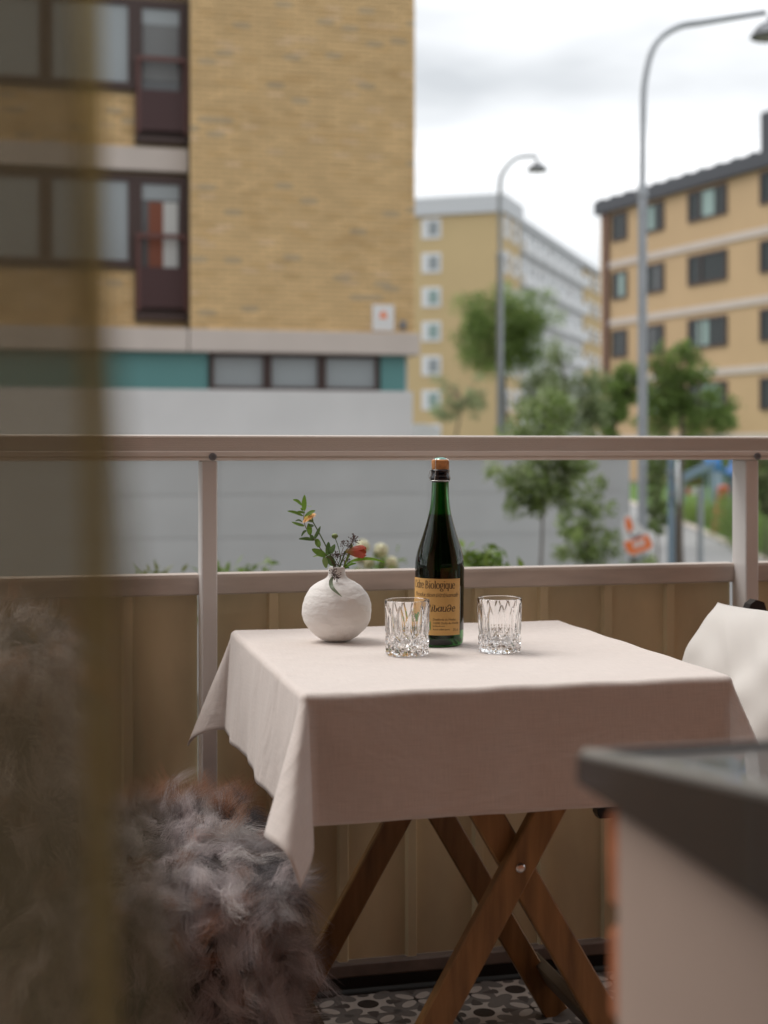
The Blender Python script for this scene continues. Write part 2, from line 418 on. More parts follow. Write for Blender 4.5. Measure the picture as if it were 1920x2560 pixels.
# notice on the brick corner
sx0, sz1 = pv(931, 761, VF-.02); sx1, sz0 = pv(985, 828, VF-.02)
sg = thing('wall_notice', 'white notice board with an orange warning emblem on the yellow brick wall', 'sign', ((sx0+sx1)/2, VF-.02, sz0))
part(MB().cbox(sx0, sx1, VF-.03, VF-.008, sz0, sz1, .008), 'board', M['signwhite'], sg)
cxs, czs = (sx0+sx1)/2, sz0+(sz1-sz0)*.60
tri = [(cxs-.062, czs-.05), (cxs+.062, czs-.05), (cxs+.045, czs+.02), (cxs, czs+.075), (cxs-.045, czs+.02)]
part(MB().prism(tri, 1, VF-.034, VF-.0305), 'emblem', M['orange'], sg)
part(MB().box(cxs-.11, cxs+.11, VF-.033, VF-.0305, sz0+.14, sz0+.125), 'text_line', M['whitegrey'], sg)
fx, fz = pv(1008, 824, VF-.04)
vb = thing('wall_box', 'small dark outlet box beside the white notice on the brick wall', 'outlet box', (fx, VF, fz))
part(MB().cbox(fx-.045, fx+.045, VF-.06, VF-.004, fz, fz+.14, .01), 'housing', M['lampshade'], vb)
part(MB().cbox(fx-.03, fx+.03, VF-.07, VF-.058, fz+.04, fz+.06, .003), 'lid', M['brown'], vb)

# ------------------------------------------------------------------ tall ochre and white block further away
def frame_thing(name, label, cat, px, d, ang):       # local x = along ang (camera frame, from straight ahead), local y = left of it
    x, y = at(px, d); r = thing(name, label, cat, (x, y, 0), math.pi/2 - (YAW + ang)); return r
def lpart(mb, name, mat, root, parent=None): return part(mb, name, mat, root, parent, world=False)
tb = frame_thing('tall_block', 'tall ochre apartment block with white windows and a white balcony side', 'building', 1255, 114, R(18.65))
H2 = 21.6
lpart(MB().box(0, 6.3, 0, 14, -.5, H2-1.45), 'wall', M['plaster_y'], tb)
lpart(MB().box(6.32, 36, .3, 14, -.5, 20.2), 'wall', M['white'], tb)
lpart(MB().box(36.02, 46, .1, 14, -.5, 19.9), 'wall', M['plaster_y'], tb)
lpart(MB().box(-.25, 6.5, -.25, 14.2, H2-1.44, H2), 'roof_fascia', M['whitegrey'], tb)
lpart(MB().box(6.52, 46.2, -.1, 14.2, 20.21, 20.75), 'roof_fascia', M['whitegrey'], tb)
def win2(root, ax, c, z, w_, h_, pw_, ph_):
    if ax == 'end':
        wn = lpart(MB().box(-.06, .05, c-w_/2, c+w_/2, z-h_/2, z+h_/2), 'window', M['white'], root)
        lpart(MB().box(-.085, -.062, c-pw_*.2-pw_/2, c-pw_*.2+pw_/2, z-ph_/2, z+ph_/2), 'pane', random.choice([M['glass_mid'], M['glass_grey'], M['glass_grey'], M['curt_t']]), root, wn)
    else:
        wn = lpart(MB().box(c-w_/2, c+w_/2, -.06, .05, z-h_/2, z+h_/2), 'window', M['white'], root)
        lpart(MB().box(c-pw_/2, c+pw_/2, -.085, -.062, z-ph_/2, z+ph_/2), 'pane', random.choice([M['glass_dark'], M['glass_grey'], M['glass_grey']]), root, wn)
for j in range(7):
    z = 19.1 - 2.79*j
    win2(tb, 'end', 5.9, z, 1.62, 1.62, .85, 1.1); win2(tb, 'end', 10.5, z, 1.62, 1.62, .7, .95)
    for c in (1.5, 4.5): win2(tb, 'side', c, z, 1.8, 1.75, .9, .9)
    for k in range(7):
        x0 = 6.6 + k*4.2
        b = lpart(MB().cbox(x0, x0+3.3, -.45, .28, z-1.30, z-.30, .03), 'balcony', M['white'], tb)
        lpart(MB().box(x0+.4, x0+1.3, .26, .29, z-.29, z+.75), 'door', M['glass_grey'] if (j+k) % 3 else M['glass_dark'], tb, b)
        lpart(MB().box(x0+1.9, x0+2.8, .26, .29, z-.1, z+.75), 'window', M['glass_dark'] if (j*k) % 4 == 1 else M['glass_grey'], tb, b)
    for k in range(3): win2(tb, 'side', 37.6+k*3, z-.2, 1.5, 1.5, .8, .9)

# ------------------------------------------------------------------ lower yellow brick block with dark roof
rb = frame_thing('brick_block', 'low yellow brick block with dark roof edge and brown windows behind the street lamp', 'building', 1500, 67.7, math.pi - R(22.9))
# local x = along the facade towards the viewer; local y points left of it (out of the building is -y?)
Lb = 26
sgn = 1
lpart(MB().box(0, Lb, .02, 11, -.8, 12.25), 'wall', M['brick_far'], rb)
rf = lpart(MB().box(-.25, Lb+.3, -.2, 11.4, 12.26, 12.88), 'roof', M['roof'], rb)
lpart(MB().prism([(-.15, 12.89), (5.5, 14.0), (11.3, 12.89)], 0, -.2, Lb+.25), 'roof_slope', M['roof'], rb, rf)
for k in range(22): lpart(MB().box(k*1.15, k*1.15+.5, -.15, -.11, 12.89, 12.96), 'snow_guard', M['roof'], rb, rf)
lpart(MB().box(11.3, 13.6, .6, 2.2, 12.8, 14.7), 'chimney', M['roof'], rb, rf)
for zc in (9.77, 7.05, 4.33, 1.6): lpart(MB().box(.55, Lb, -.035, .01, zc-.16, zc+.14), 'floor_band', M['band'], rb)
wcols = [(1.07, 2.37, 1), (3.92, 5.35, 1), (7.16, 9.9, 2), (12.05, 14.8, 2), (17, 18.4, 1), (20, 22.7, 2)]
for j in range(5):
    zt = 12.1 - 2.72*j
    for i, (a, b, npn) in enumerate(wcols):
        fr = MB(); f = .10; z0, z1 = zt-1.28, zt
        fr.box(a, a+f, -.05, .04, z0, z1).box(b-f, b, -.05, .04, z0, z1).box(a+f, b-f, -.05, .04, z0, z0+f).box(a+f, b-f, -.05, .04, z1-f, z1)
        if npn == 2: m_ = a+(b-a)*.36; fr.box(m_-.05, m_+.05, -.052, .04, z0+f, z1-f)
        wn = lpart(fr, 'window', M['brown'], rb)
        lpart(MB().box(a+f, b-f, -.006, .004, z0+f, z1-f), 'pane', M['glass_dark'], rb, wn)
        rr = random.Random(i*7+j)
        if rr.random() < .8:
            ca = a+f + (b-a)*.45*rr.random(); cb = min(ca + (b-a)*rr.uniform(.2, .4), b-f)
            lpart(MB().box(ca, cb, -.016, -.008, z0+f, z1-f), 'curtain', rr.choice([M['curt_t'], M['curt_t'], M['glass_mid']]), rb, wn)
lpart(MB().box(.5, .78, -.14, -.01, 4.5, 12.2), 'downpipe', M['redrail'], rb)

# ------------------------------------------------------------------ street lamps
def street_lamp(px, d, label, pts, r0, r1, ysplit, head, hd):
    x, y = at(px, d); g = float(gz(x, y)); t = thing('street_lamp', label, 'street lamp', (x, y, g), 0, 'curved street lamps')
    P = [Vector((x + (q[0]-px)/FPX*d, y, zat(q[1], d))) for q in pts]
    zs = zat(ysplit, d)
    part(MB().tube([(x, y, g), (x, y, zs)], [r0, r0*.92], 14), 'lower_pole', M['galv'], t, smooth=40)
    part(MB().lathe([(r0*1.15, 0), (r0*1.15, .05), (r1, .16)], 14, (x, y, zs-.05)), 'collar', M['galv'], t, smooth=40)
    # smooth arm
    Q = [Vector((x, y, zs))] + P; S = []
    for i in range(len(Q)-1):
        a, b, c, e_ = Q[max(i-1, 0)], Q[i], Q[i+1], Q[min(i+2, len(Q)-1)]
        for k in range(8):
            u = k/8; S.append(.5*((2*b) + (c-a)*u + (2*a-5*b+4*c-e_)*u*u + (3*b-a-3*c+e_)*u**3))
    S.append(Q[-1])
    part(MB().tube(S, r1, 12), 'arm', M['galv'], t, smooth=60)
    hx, hz = x + (head[0]-px)/FPX*d, zat(head[1], d)
    hh = part(MB().lathe([(.02, hd*.95), (hd*.16, hd*.93), (hd*.18, hd*.72), (hd*.45, hd*.62), (hd*.72, hd*.42), (hd*.92, hd*.12), (hd, 0), (hd*.96, -.01)], 24, (hx, y, hz)), 'lamp_head', M['lampshade'], t, smooth=40)
    part(MB().lathe([(hd*.94, .004), (hd*.5, -hd*.10), (.01, -hd*.14)], 24, (hx, y, hz)), 'lens', M['lens'], t, hh, smooth=60)
street_lamp(1606, 15.5, 'tall grey street lamp with a long curved arm beside the orange placard',
            [(1608, 300), (1613, 200), (1640, 110), (1700, 62), (1780, 42), (1945, 6)], .054, .033, 480, (1962, 66), .235)
street_lamp(1250, 30, 'slim grey street lamp with a short hooked arm before the ochre block',
            [(1250, 470), (1262, 425), (1292, 394), (1330, 386), (1350, 388)], .075, .042, 640, (1349, 422), .23)

# ------------------------------------------------------------------ placard tied to the lamp post
d = 15.3
pl = thing('placard', 'tilted orange and white placard fixed to the street lamp post', 'sign', tuple(p3(1600, 1350, d)))
c0 = p3(1596, 1338, d)
def placard_poly(pts): return [(c0.x + (a-1596)/FPX*d, c0.z - (b-1338)/FPX*d) for a, b in pts]
yq = c0.y
part(MB().prism(placard_poly([(1562, 1290), (1568, 1284), (1580, 1291), (1606, 1318), (1626, 1336), (1637, 1362), (1630, 1376), (1582, 1392), (1567, 1384), (1556, 1352), (1553, 1310)]), 1, yq, yq+.01), 'board', M['signwhite'], pl)
part(MB().prism(placard_poly([(1556, 1356), (1620, 1336), (1634, 1362), (1628, 1372), (1582, 1387), (1566, 1380)]), 1, yq-.004, yq-.001), 'orange_field', M['orange'], pl)
part(MB().prism(placard_poly([(1560, 1294), (1572, 1292), (1582, 1316), (1572, 1334), (1562, 1318)]), 1, yq-.004, yq-.001), 'orange_figure', M['orange'], pl)
part(MB().prism(placard_poly([(1567, 1332), (1572, 1331), (1584, 1343), (1602, 1333), (1606, 1337), (1586, 1349)]), 1, yq-.004, yq-.001), 'navy_figure', M['navy'], pl)
for k in range(4): part(MB().prism(placard_poly([(1580+k*8, 1354-k*2.4), (1585+k*8, 1352.5-k*2.4), (1589+k*8, 1371-k*2.4), (1584+k*8, 1372.5-k*2.4)]), 1, yq-.008, yq-.005), 'letter', M['signwhite'], pl)

# ------------------------------------------------------------------ round traffic sign seen from the side, on a blue-grey post
d = 15.4; x, y = at(1678, d); g = float(gz(x, y))
ts = thing('traffic_sign', 'round traffic sign seen edge on, on a blue-grey post beside the path', 'traffic sign', (x, y, g))
part(MB().tube([(x, y, g), (x, y, 1.15)], .038, 12), 'post', M['bluepost'], ts, smooth=40)
zc = zat(1207, d); ang = R(14)
nrm = Vector((math.cos(-YAW-ang+0), math.sin(-YAW-ang+0), 0))
mb = MB(); cN = Vector((x+.075, y-.01, zc)); T = Vector((-nrm.y, nrm.x, 0)); Zv = Vector((0, 0, 1)); n = 28
vs = [cN + (T*math.cos(2*math.pi*k/n) + Zv*math.sin(2*math.pi*k/n))*.25 + nrm*s_ for s_ in (-.012, .012) for k in range(n)]
mb.add(vs, [tuple(range(n)), tuple(range(2*n-1, n-1, -1))] + [(k, (k+1) % n, n+(k+1) % n, n+k) for k in range(n)])
part(mb, 'disc', M['whitegrey'], ts)
part(MB().box(x-.045, x+.06, y-.045, y+.045, zc+.10, zc+.13).box(x-.045, x+.06, y-.045, y+.045, zc-.13, zc-.10), 'clamp', M['galv'], ts)

# ------------------------------------------------------------------ playground things on the lawn
d = 26; x, y = at(1751, d); g = float(gz(x, y))
gp = thing('gate_post', 'short grey steel post between the path and the lawn', 'post', (x, y, g))
part(MB().tube([(x, y, g), (x, y, zat(1222, d))], .055, 12), 'post', M['galv'], gp, smooth=40)
part(MB().lathe([(.06, 0), (.058, .02), (.01, .045)], 12, (x, y, zat(1222, d))), 'cap', M['galv'], gp, smooth=40)
d = 44; x, y = at(1815, d); g = float(gz(x, y))
tn = thing('play_barrel', 'bright blue round play barrel on the playground', 'play barrel', (x, y, g))
zc = zat(1150, d); n = 24
cN = Vector((x, y, zc)); vs = []
for yy, rr_ in ((-.5, .42), (-.5, .48), (0, .50), (.5, .48), (.5, .42), (0, .44)):
    vs += [cN + Vector((math.cos(2*math.pi*k/n)*rr_, yy, math.sin(2*math.pi*k/n)*rr_)) for k in range(n)]
part(MB().add(vs, [(i*n+k, i*n+(k+1) % n, ((i+1) % 6)*n+(k+1) % n, ((i+1) % 6)*n+k) for i in range(6) for k in range(n)]), 'shell', M['blue'], tn, smooth=50)
for s_ in (-.3, .3): part(MB().box(x+s_-.05, x+s_+.05, y-.4, y+.4, g, zc-.35), 'support', M['bluepost'], tn)
a, b = p3(1700, 1206, 42), p3(1772, 1170, 42); g = float(gz(a.x, a.y))
sl = thing('slide', 'blue-grey metal slide chute sloping on the playground', 'slide', (a.x, a.y, g))
part(MB().beam(a, b, .5, .06), 'chute', M['bluepost'], sl)
for s_ in (-.25, .25): part(MB().beam(a+Vector((0, s_, .08)), b+Vector((0, s_, .08)), .04, .14), 'side_rail', M['bluepost'], sl)
for s_ in (-.25, .25): part(MB().tube([(b.x, b.y+s_, g), (b.x, b.y+s_, b.z+.3)], .04, 8), 'leg', M['bluepost'], sl)
for s_ in (-.25, .25): part(MB().tube([(a.x, a.y+s_, g), (a.x, a.y+s_, a.z)], .04, 8), 'leg', M['bluepost'], sl)
d = 36; x, y = at(1801, d); g = float(gz(x, y))
rp_ = thing('play_post', 'red-orange play post leaning at the lawn edge', 'play post', (x, y, g))
part(MB().beam((x-.1, y, g), (x+.08, y, zat(1226, d)), .22, .22, (0, 1, 0)), 'body', M['redplay'], rp_)
part(MB().lathe([(.16, 0), (.15, .08), (.02, .14)], 12, (x+.08, y, zat(1226, d))), 'cap', M['redplay'], rp_)
d = 46; a, b = p3(1700, 1228, d), p3(1756, 1228, d); g = float(gz(a.x, a.y))
bn = thing('lawn_barrier', 'low white and red barrier board across the lawn', 'barrier', (a.x, a.y, g))
for k in range(4):
    p_, q_ = a.lerp(b, k/4), a.lerp(b, (k+1)/4); part(MB().beam(p_, q_, .03, .22), 'board', M['signwhite'] if k % 2 == 0 else M['redplay'], bn)
for q_ in (a, b): part(MB().tube([(q_.x, q_.y+.05, g-.3), (q_.x, q_.y+.05, q_.z+.1)], .03, 8), 'post', M['galv'], bn)

# ------------------------------------------------------------------ parked van behind the retaining wall
d = 38; x, y = at(914, d); g = float(gz(x, y)) + .03
vn = thing('parked_van', 'white van parked past the corner of the yellow brick building', 'van', (x, y, 0))
prof = [(-.95, .35), (1.05, .35), (1.05, 1.05), (.62, 1.18), (.40, 1.86), (.28, 1.96), (-.88, 1.98), (-.97, 1.85)]
prof = [(-a*1.9, b*.9) for a, b in ((-.97, .4), (1.05, .4), (1.05, 1.05), (.62, 1.18), (.40, 1.80), (.28, 1.92), (-.74, 1.96), (-.86, 1.90), (-.94, 1.74), (-.97, 1.4))]
part(MB().prism([(x+a, b) for a, b in prof], 1, y-.9, y+.9), 'body', M['white'], vn)
part(MB().prism([(x-a*1.9, b) for a, b in ((.30, 1.55), (.36, 1.55), (.55, 1.1), (.20, 1.1))], 1, y-.915, y-.901), 'side_window', M['glass_dark'], vn)
for q_ in (-1.25, 1.25):
    for s_ in (-.8, .8):
        vs = [(x+q_+.34*math.cos(2*math.pi*k/20), y+s_+t_, .34+.34*math.sin(2*math.pi*k/20)) for t_ in (-.13, .13) for k in range(20)]
        wl = part(MB().add(vs, [tuple(range(20)), tuple(range(39, 19, -1))] + [(k, (k+1) % 20, 20+(k+1) % 20, 20+k) for k in range(20)]), 'wheel', M['roof'], vn)
for s_ in (-.7, .7): part(MB().cbox(x-2.01, x-1.96, y+s_-.14, y+s_+.14, .75, .95, .01), 'headlight', M['glass_grey'], vn)

# ------------------------------------------------------------------ trees, shrubs, hedge
def leaves(centers, spread, n_each, size, cols, aspect=.5, up=.25, seed=1, flat=1.0):
    r = np.random.default_rng(seed); C = np.repeat(np.asarray(centers, float), n_each, 0); n = len(C)
    g = r.normal(size=(n, 3)); g /= np.linalg.norm(g, axis=1)[:, None]
    P = C + g*(r.random((n, 1))**.45)*spread*np.array([1, 1, flat])
    a = r.normal(size=(n, 3)); a[:, 2] -= up; a /= np.linalg.norm(a, axis=1)[:, None]
    b = np.cross(a, r.normal(size=(n, 3))); b /= np.linalg.norm(b, axis=1)[:, None]
    nn = np.cross(a, b); s = size*r.uniform(.6, 1.25, (n, 1)); wdt = s*aspect
    V = np.stack([P, P+a*s*.5+b*wdt*.5+nn*s*.06, P+a*s, P+a*s*.5-b*wdt*.5+nn*s*.06], 1).reshape(-1, 3)
    F = np.arange(n*4).reshape(-1, 4)
    cols = np.asarray(cols); k = r.integers(0, len(cols), n)
    clump = np.repeat(r.uniform(.7, 1.2, len(centers)), n_each)
    c = cols[k]*(clump*r.uniform(.75, 1.2, n))[:, None]
    return V, F, np.repeat(c, 4, 0)
G_DARK = [(.15, .235, .06), (.19, .29, .075), (.22, .31, .10)]
G_MID = [(.25, .35, .09), (.30, .40, .115), (.20, .29, .075)]
G_GREY = [(.30, .38, .18), (.36, .43, .23), (.24, .31, .14), (.44, .50, .29)]
G_LIGHT = [(.20, .30, .06), (.16, .26, .05), (.24, .33, .09)]
def tree(name, label, px, d, lobes, trunk_r, cols, leaf, nl, nc, seed, group=None, bark='bark', lean=0, base=None):
    """lobes: (px, py, half width px, half height px) ellipses of the crown seen from the balcony"""
    r = random.Random(seed); x, y = at(px, d); g = float(gz(x, y))
    t = thing(name, label, 'tree' if 'tree' in name else 'shrub', (x, y, g), 0, group)
    cs = []; per = [l[2]*l[3] for l in lobes]; tot = sum(per)
    for l, p_ in zip(lobes, per):
        dl = d + (l[4] if len(l) > 4 else 0); c = p3(l[0], l[1], dl); rx, rz = l[2]/FPX*d, l[3]/FPX*d
        for _ in range(max(3, int(nc*p_/tot))):
            while True:
                q = Vector((r.uniform(-1, 1), r.uniform(-1, 1), r.uniform(-1, 1)))
                if .25 < q.length < 1: break
            o_ = r.uniform(1.05, 1.4)/q.length if r.random() < .16 else r.uniform(.8, 1.08)
            cs.append((c.x+q.x*rx*o_, c.y+q.y*rx*o_, c.z+q.z*rz*o_))
    zc = [c[2] for c in cs]; ztop, zlow = max(zc), min(zc); mx_ = sum(c[0] for c in cs)/len(cs); my_ = sum(c[1] for c in cs)/len(cs)
    mb = MB(); zf = zlow + (ztop-zlow)*.15
    stem = [Vector((x, y, g-.1))]
    for k in range(1, 6):
        u = k/5; stem.append(Vector((x+(mx_-x)*u**1.5+r.uniform(-.03, .03)*d/20, y+(my_-y)*u**1.5, g + (zf-g)*u)))
    stem.append(Vector((mx_, my_, zlow+(ztop-zlow)*.75)))
    rad = [trunk_r*(1-.13*k) for k in range(6)] + [trunk_r*.15]
    mb.tube(stem, rad, 9)
    for c in r.sample(cs, min(len(cs), 16)):
        c = Vector(c); u = r.uniform(0, .7); s = stem[5].lerp(stem[6], u); m_ = s.lerp(c, .5) + Vector((0, 0, .12*(c-s).length))
        mb.tube([s, m_, c], [trunk_r*.34*(1-u*.5), trunk_r*.2, trunk_r*.06], 6)
    part(mb, 'trunk', M[bark], t, smooth=50)
    cl = (max(l[2] for l in lobes)/FPX*d)*.33
    V, F, C = leaves(cs, cl, nl, leaf, cols, seed=seed)
    V = V - np.array([x, y, g])
    fastmesh('crown', V, F, M['leaf'], t, C)
    return t
grp = 'street trees'
tree('street_tree', 'round green tree on a slim trunk in front of the ochre block', 1268, 40,
     [(1215, 805, 80, 66), (1300, 790, 70, 62), (1225, 875, 100, 48), (1320, 855, 66, 64)], .11, G_MID + G_DARK, .10, 150, 120, 3)
tree('small_tree', 'small dull green tree between the parked van and the round tree', 1130, 38,
     [(1130, 1000, 52, 52), (1170, 1020, 40, 40), (1105, 1040, 30, 30), (1190, 970, 20, 25)], .06, G_GREY, .085, 60, 34, 5)
tree('silvery_tree', 'loose silvery green tree behind the retaining wall', 1400, 30,
     [(1395, 960, 62, 70), (1440, 1000, 60, 60), (1360, 1020, 55, 60), (1470, 1040, 50, 50), (1395, 900, 36, 40), (1340, 950, 40, 50), (1480, 960, 34, 46), (1430, 1070, 70, 30)], .07, G_GREY, .085, 70, 110, 8)
tree('young_tree', 'slender young tree with drooping leaves standing before the retaining wall', 1331, 12.8,
     [(1345, 1210, 78, 52), (1290, 1190, 52, 34), (1420, 1180, 58, 34), (1305, 1250, 42, 26), (1400, 1240, 52, 26), (1360, 1120, 100, 50), (1370, 1040, 75, 50), (1440, 1165, 44, 20)], .026, G_GREY + G_MID, .066, 60, 76, 9, bark='barkyoung')
tree('dark_tree', 'dense dark green tree left of the tall street lamp', 1550, 33,
     [(1545, 1000, 58, 60), (1520, 1045, 48, 50), (1570, 950, 40, 45)], .09, G_DARK + G_MID, .10, 110, 56, 12)
tree('leafy_tree', 'mid green spreading tree right of the tall street lamp before the low brick block', 1700, 27,
     [(1690, 930, 70, 62), (1665, 1000, 60, 60), (1735, 990, 62, 60), (1800, 1040, 50, 34), (1700, 890, 36, 36), (1640, 1050, 36, 36), (1760, 1060, 50, 26)], .10, G_DARK + G_MID, .10, 75, 84, 14)
tree('garden_shrub', 'loose green shrub against the end of the retaining wall', 1465, 13.6,
     [(1450, 1310, 60, 60), (1490, 1360, 60, 50), (1430, 1370, 50, 45), (1500, 1260, 34, 45)], .02, G_MID + G_GREY, .06, 40, 50, 17, bark='barkyoung')
tree('tall_shrub', 'upright grey-green shrub between the lamp post and the traffic sign', 1648, 23,
     [(1645, 1190, 30, 60), (1650, 1260, 30, 50), (1640, 1310, 30, 30), (1655, 1140, 30, 40)], .03, G_GREY + G_MID, .08, 90, 44, 19)
tree('verge_shrub', 'low pale shrub at the near edge of the path under the orange placard', 1590, 15,
     [(1590, 1425, 46, 22), (1625, 1425, 30, 18)], .015, G_GREY, .05, 50, 22, 23)
tree('climbing_shrub', 'pale flowering shrub beyond the right railing post', 1912, 24,
     [(1915, 1190, 40, 50), (1930, 1250, 36, 40)], .03, [(.30, .30, .16), (.2, .24, .1), (.14, .2, .07)], .08, 90, 30, 29)
# hedges: one mass of leaves each
def hedge(label, pts, h, w_, cols, n, seed, leaf=.07):
    r = np.random.default_rng(seed); cs = []
    for (px, d), (qx, e_) in zip(pts[:-1], pts[1:]):
        for k in range(n):
            u = r.random(); d_ = d*(1-u)+e_*u; x, y = at(px*(1-u)+qx*u, d_); g = float(gz(x, y))
            cs.append((x+r.uniform(-w_, w_), y+r.uniform(-w_, w_), g + r.uniform(.05, h)))
    x, y = at(*pts[0]); g = float(gz(x, y)); t = thing('hedge', label, 'hedge', (x, y, g))
    V, F, C = leaves(cs, .26, 60, leaf, cols, seed=seed); fastmesh('foliage', V-np.array([x, y, g]), F, M['leaf'], t, C)
    mb = MB()
    for (px, d), (qx, e_) in zip(pts[:-1], pts[1:]):
        for u in (.1, .3, .5, .7, .9):
            d_ = d*(1-u)+e_*u; xx, yy = at(px*(1-u)+qx*u, d_); gg = float(gz(xx, yy)); mb.tube([(xx, yy, gg-.05), (xx+.03, yy, gg+h*.8)], [.03, .01], 6)
    part(mb, 'stems', M['bark'], t)
hedge('dark clipped hedge beside the path beyond the right railing post', [(1935, 30.0), (1850, 33.0), (1800, 36.5)], 1.05, .35, G_DARK, 60, 31)
hedge('light green low hedge at the lawn edge behind the traffic sign', [(1790, 37.5), (1690, 40)], .55, .3, G_LIGHT + G_MID, 60, 33)
hedge('dark tree-high hedge at the back of the playground', [(1640, 58), (1760, 60), (1990, 58)], 3.2, .8, G_DARK + G_MID, 120, 35, .13)
hedge('green hedge under the low brick block', [(1780, 50), (1990, 46)], 1.9, .6, G_MID, 90, 37, .1)
hedge('bright green hedge at the foot of the ochre block', [(1095, 62), (1190, 62), (1240, 62)], 1.6, .5, G_LIGHT + G_MID, 60, 39, .12)
# plants close below the railing
def tuft(name, label, px, py, d, n, hgt, cols, seed):
    r = random.Random(seed); c = p3(px, py, d); g = float(gz(c.x, c.y))
    t = thing(name, label, 'plant', (c.x, c.y, g)); mb = MB(); cs = []
    for k in range(n):
        a = r.uniform(0, 6.28); s = r.uniform(0, .11); top = Vector((c.x+math.cos(a)*s*1.5, c.y+math.sin(a)*s, c.z + r.uniform(-.12, .0)*hgt*4))
        mb.tube([(c.x+math.cos(a)*s*.4, c.y+math.sin(a)*s*.4, g), top], [.006, .002], 5); 
        for q in range(3): cs.append(tuple(Vector((c.x+math.cos(a)*s*.8, c.y+math.sin(a)*s*.8, top.z)).lerp(top, .5) - Vector((0, 0, .07*q))))
    V, F, C = leaves(cs, .07, 26, .05, cols, aspect=.4, seed=seed); fastmesh('foliage', V-np.array([c.x, c.y, g]), F, M['leaf'], t, C)
    part(mb, 'stems', M['barkyoung'], t)
    return t, c
tuft('bushy_plant', 'bright green bushy plant below the railing behind the cider bottle', 1205, 1398, 5.2, 10, .06, G_LIGHT, 41)
tuft('bushy_plant', 'low green plant just showing over the lower rail left of the vase', 605, 1446, 5.0, 7, .05, G_LIGHT + G_MID, 43)
tuft('bushy_plant', 'yellowish sprig showing over the lower rail beside the left railing post', 412, 1446, 5.0, 3, .05, [(.2, .22, .08), (.16, .2, .06)], 44)
M['petal_w'] = mk('cream_petal', (.72, .70, .48), .7)
t, c = tuft('flowering_plant', 'plant with round cream blossoms below the railing behind the vase', 950, 1424, 5.4, 6, .05, G_LIGHT, 45)
for (px, py, rr_) in ((908, 1366, 17), (952, 1378, 19), (978, 1408, 17), (922, 1408, 15), (898, 1396, 13)):
    b = p3(px, py, 5.4); mb = MB(); r = random.Random(px); rad = rr_/FPX*5.4
    for k in range(70):
        v_ = Vector((r.gauss(0, 1), r.gauss(0, 1), r.gauss(0, 1))).normalized(); q = b + v_*rad*r.uniform(.75, 1); s_ = v_.orthogonal().normalized()*rad*.36; w_ = v_.cross(s_)
        mb.add([q+s_, q+w_, q-s_, q-w_, q+v_*rad*.1], [(0, 1, 4), (1, 2, 4), (2, 3, 4), (3, 0, 4)])
    mb.tube([b-Vector((0, 0, rad*1.5+.15)), b-Vector((0, 0, rad*.6))], .003, 5)
    part(mb, 'blossom', M['petal_w'], t)

# ------------------------------------------------------------------ balcony materials
M['alu'] = mk('pinkish_anodised_aluminium', (.80, .755, .705), .42, metal=.12, noise=(9, .10, 6, (.15, 1, 3)), bump=(180, .05, .0004, (.05, 1, 1)))
M['alu_post'] = mk('aluminium_post', (.72, .69, .67), .4, metal=.15, noise=(14, .07, 5, (1, 1, .2)))
M['alu_low'] = mk('weathered_lower_rail', (.57, .50, .45), .5, metal=.1, noise=(16, .25, 8, (.4, 1, 2)))
M['sheet'] = mk('dirty_beige_sheet_metal', (.68, .57, .36), .55, noise=(5, .32, 9, (1, 1, .5)), bump=(240, .08, .0006))
M['alu_dirty_shaded'] = mk('grimy_shaded_bottom_rail', (.22, .175, .15), .6, noise=(20, .3, 8))  # grime mottling; base colour darkened to stand in for shade near the floor
M['slab'] = mk('balcony_slab', (.055, .052, .05), .95)
M['tile_g'] = mk('tile_grey', (.17, .155, .145), .4)
M['tile_w'] = mk('tile_cream', (.48, .43, .39), .4)
M['tile_k'] = mk('tile_black', (.035, .030, .028), .4)
M['tile_d'] = mk('tile_dark_grey', (.09, .08, .075), .4)
M['redbrick'] = mk('red_brick', (.44, .145, .06), .9, noise=(35, .3, 6), bump=(120, .5, .002))
M['grout'] = mk('grey_mortar', (.28, .25, .22), .95, bump=(200, .4, .002))
M['plaster'] = mk('painted_reveal', (.48, .355, .29), .7, noise=(9, .06, 6))
M['room'] = mk('room_wall_paint', (.42, .38, .34), .9)
M['sillmetal'] = mk('dark_brown_sill_sheet', (.040, .030, .025), .36, spec=.6, noise=(30, .12), coat=.45)
M['lip_glint'] = mk('lip_sky_glint', (.50, .49, .47), .35, metal=.8)  # paler metal puts the sky's bright line on the lip into its colour
M['steel'] = mk('bright_steel', (.62, .60, .58), .28, metal=1)
M['framep'] = mk('window_frame_paint', (.30, .26, .23), .5)
# brick texture for the parts of our own house that the picture never shows close up
def brickmat(name, c1, c2, mort):
    m = bpy.data.materials.new(name); t, b = nodes(m); N, L = t.nodes, t.links
    br = N.new('ShaderNodeTexBrick'); br.inputs['Color1'].default_value = (*c1, 1); br.inputs['Color2'].default_value = (*c2, 1); br.inputs['Mortar'].default_value = (*mort, 1)
    br.inputs['Scale'].default_value = 1; br.inputs['Brick Width'].default_value = .262; br.inputs['Row Height'].default_value = .075; br.inputs['Mortar Size'].default_value = .006
    tcn = N.new('ShaderNodeTexCoord'); mpn = N.new('ShaderNodeMapping'); mpn.inputs['Rotation'].default_value = (R(90), 0, 0)
    L.new(tcn.outputs['Object'], mpn.inputs[0]); L.new(mpn.outputs[0], br.inputs['Vector']); L.new(br.outputs[0], b.inputs['Base Color']); b.inputs['Roughness'].default_value = .9
    return m
M['brickwall'] = brickmat('red_brick_wall', (.47, .215, .12), (.41, .175, .095), (.37, .32, .27))

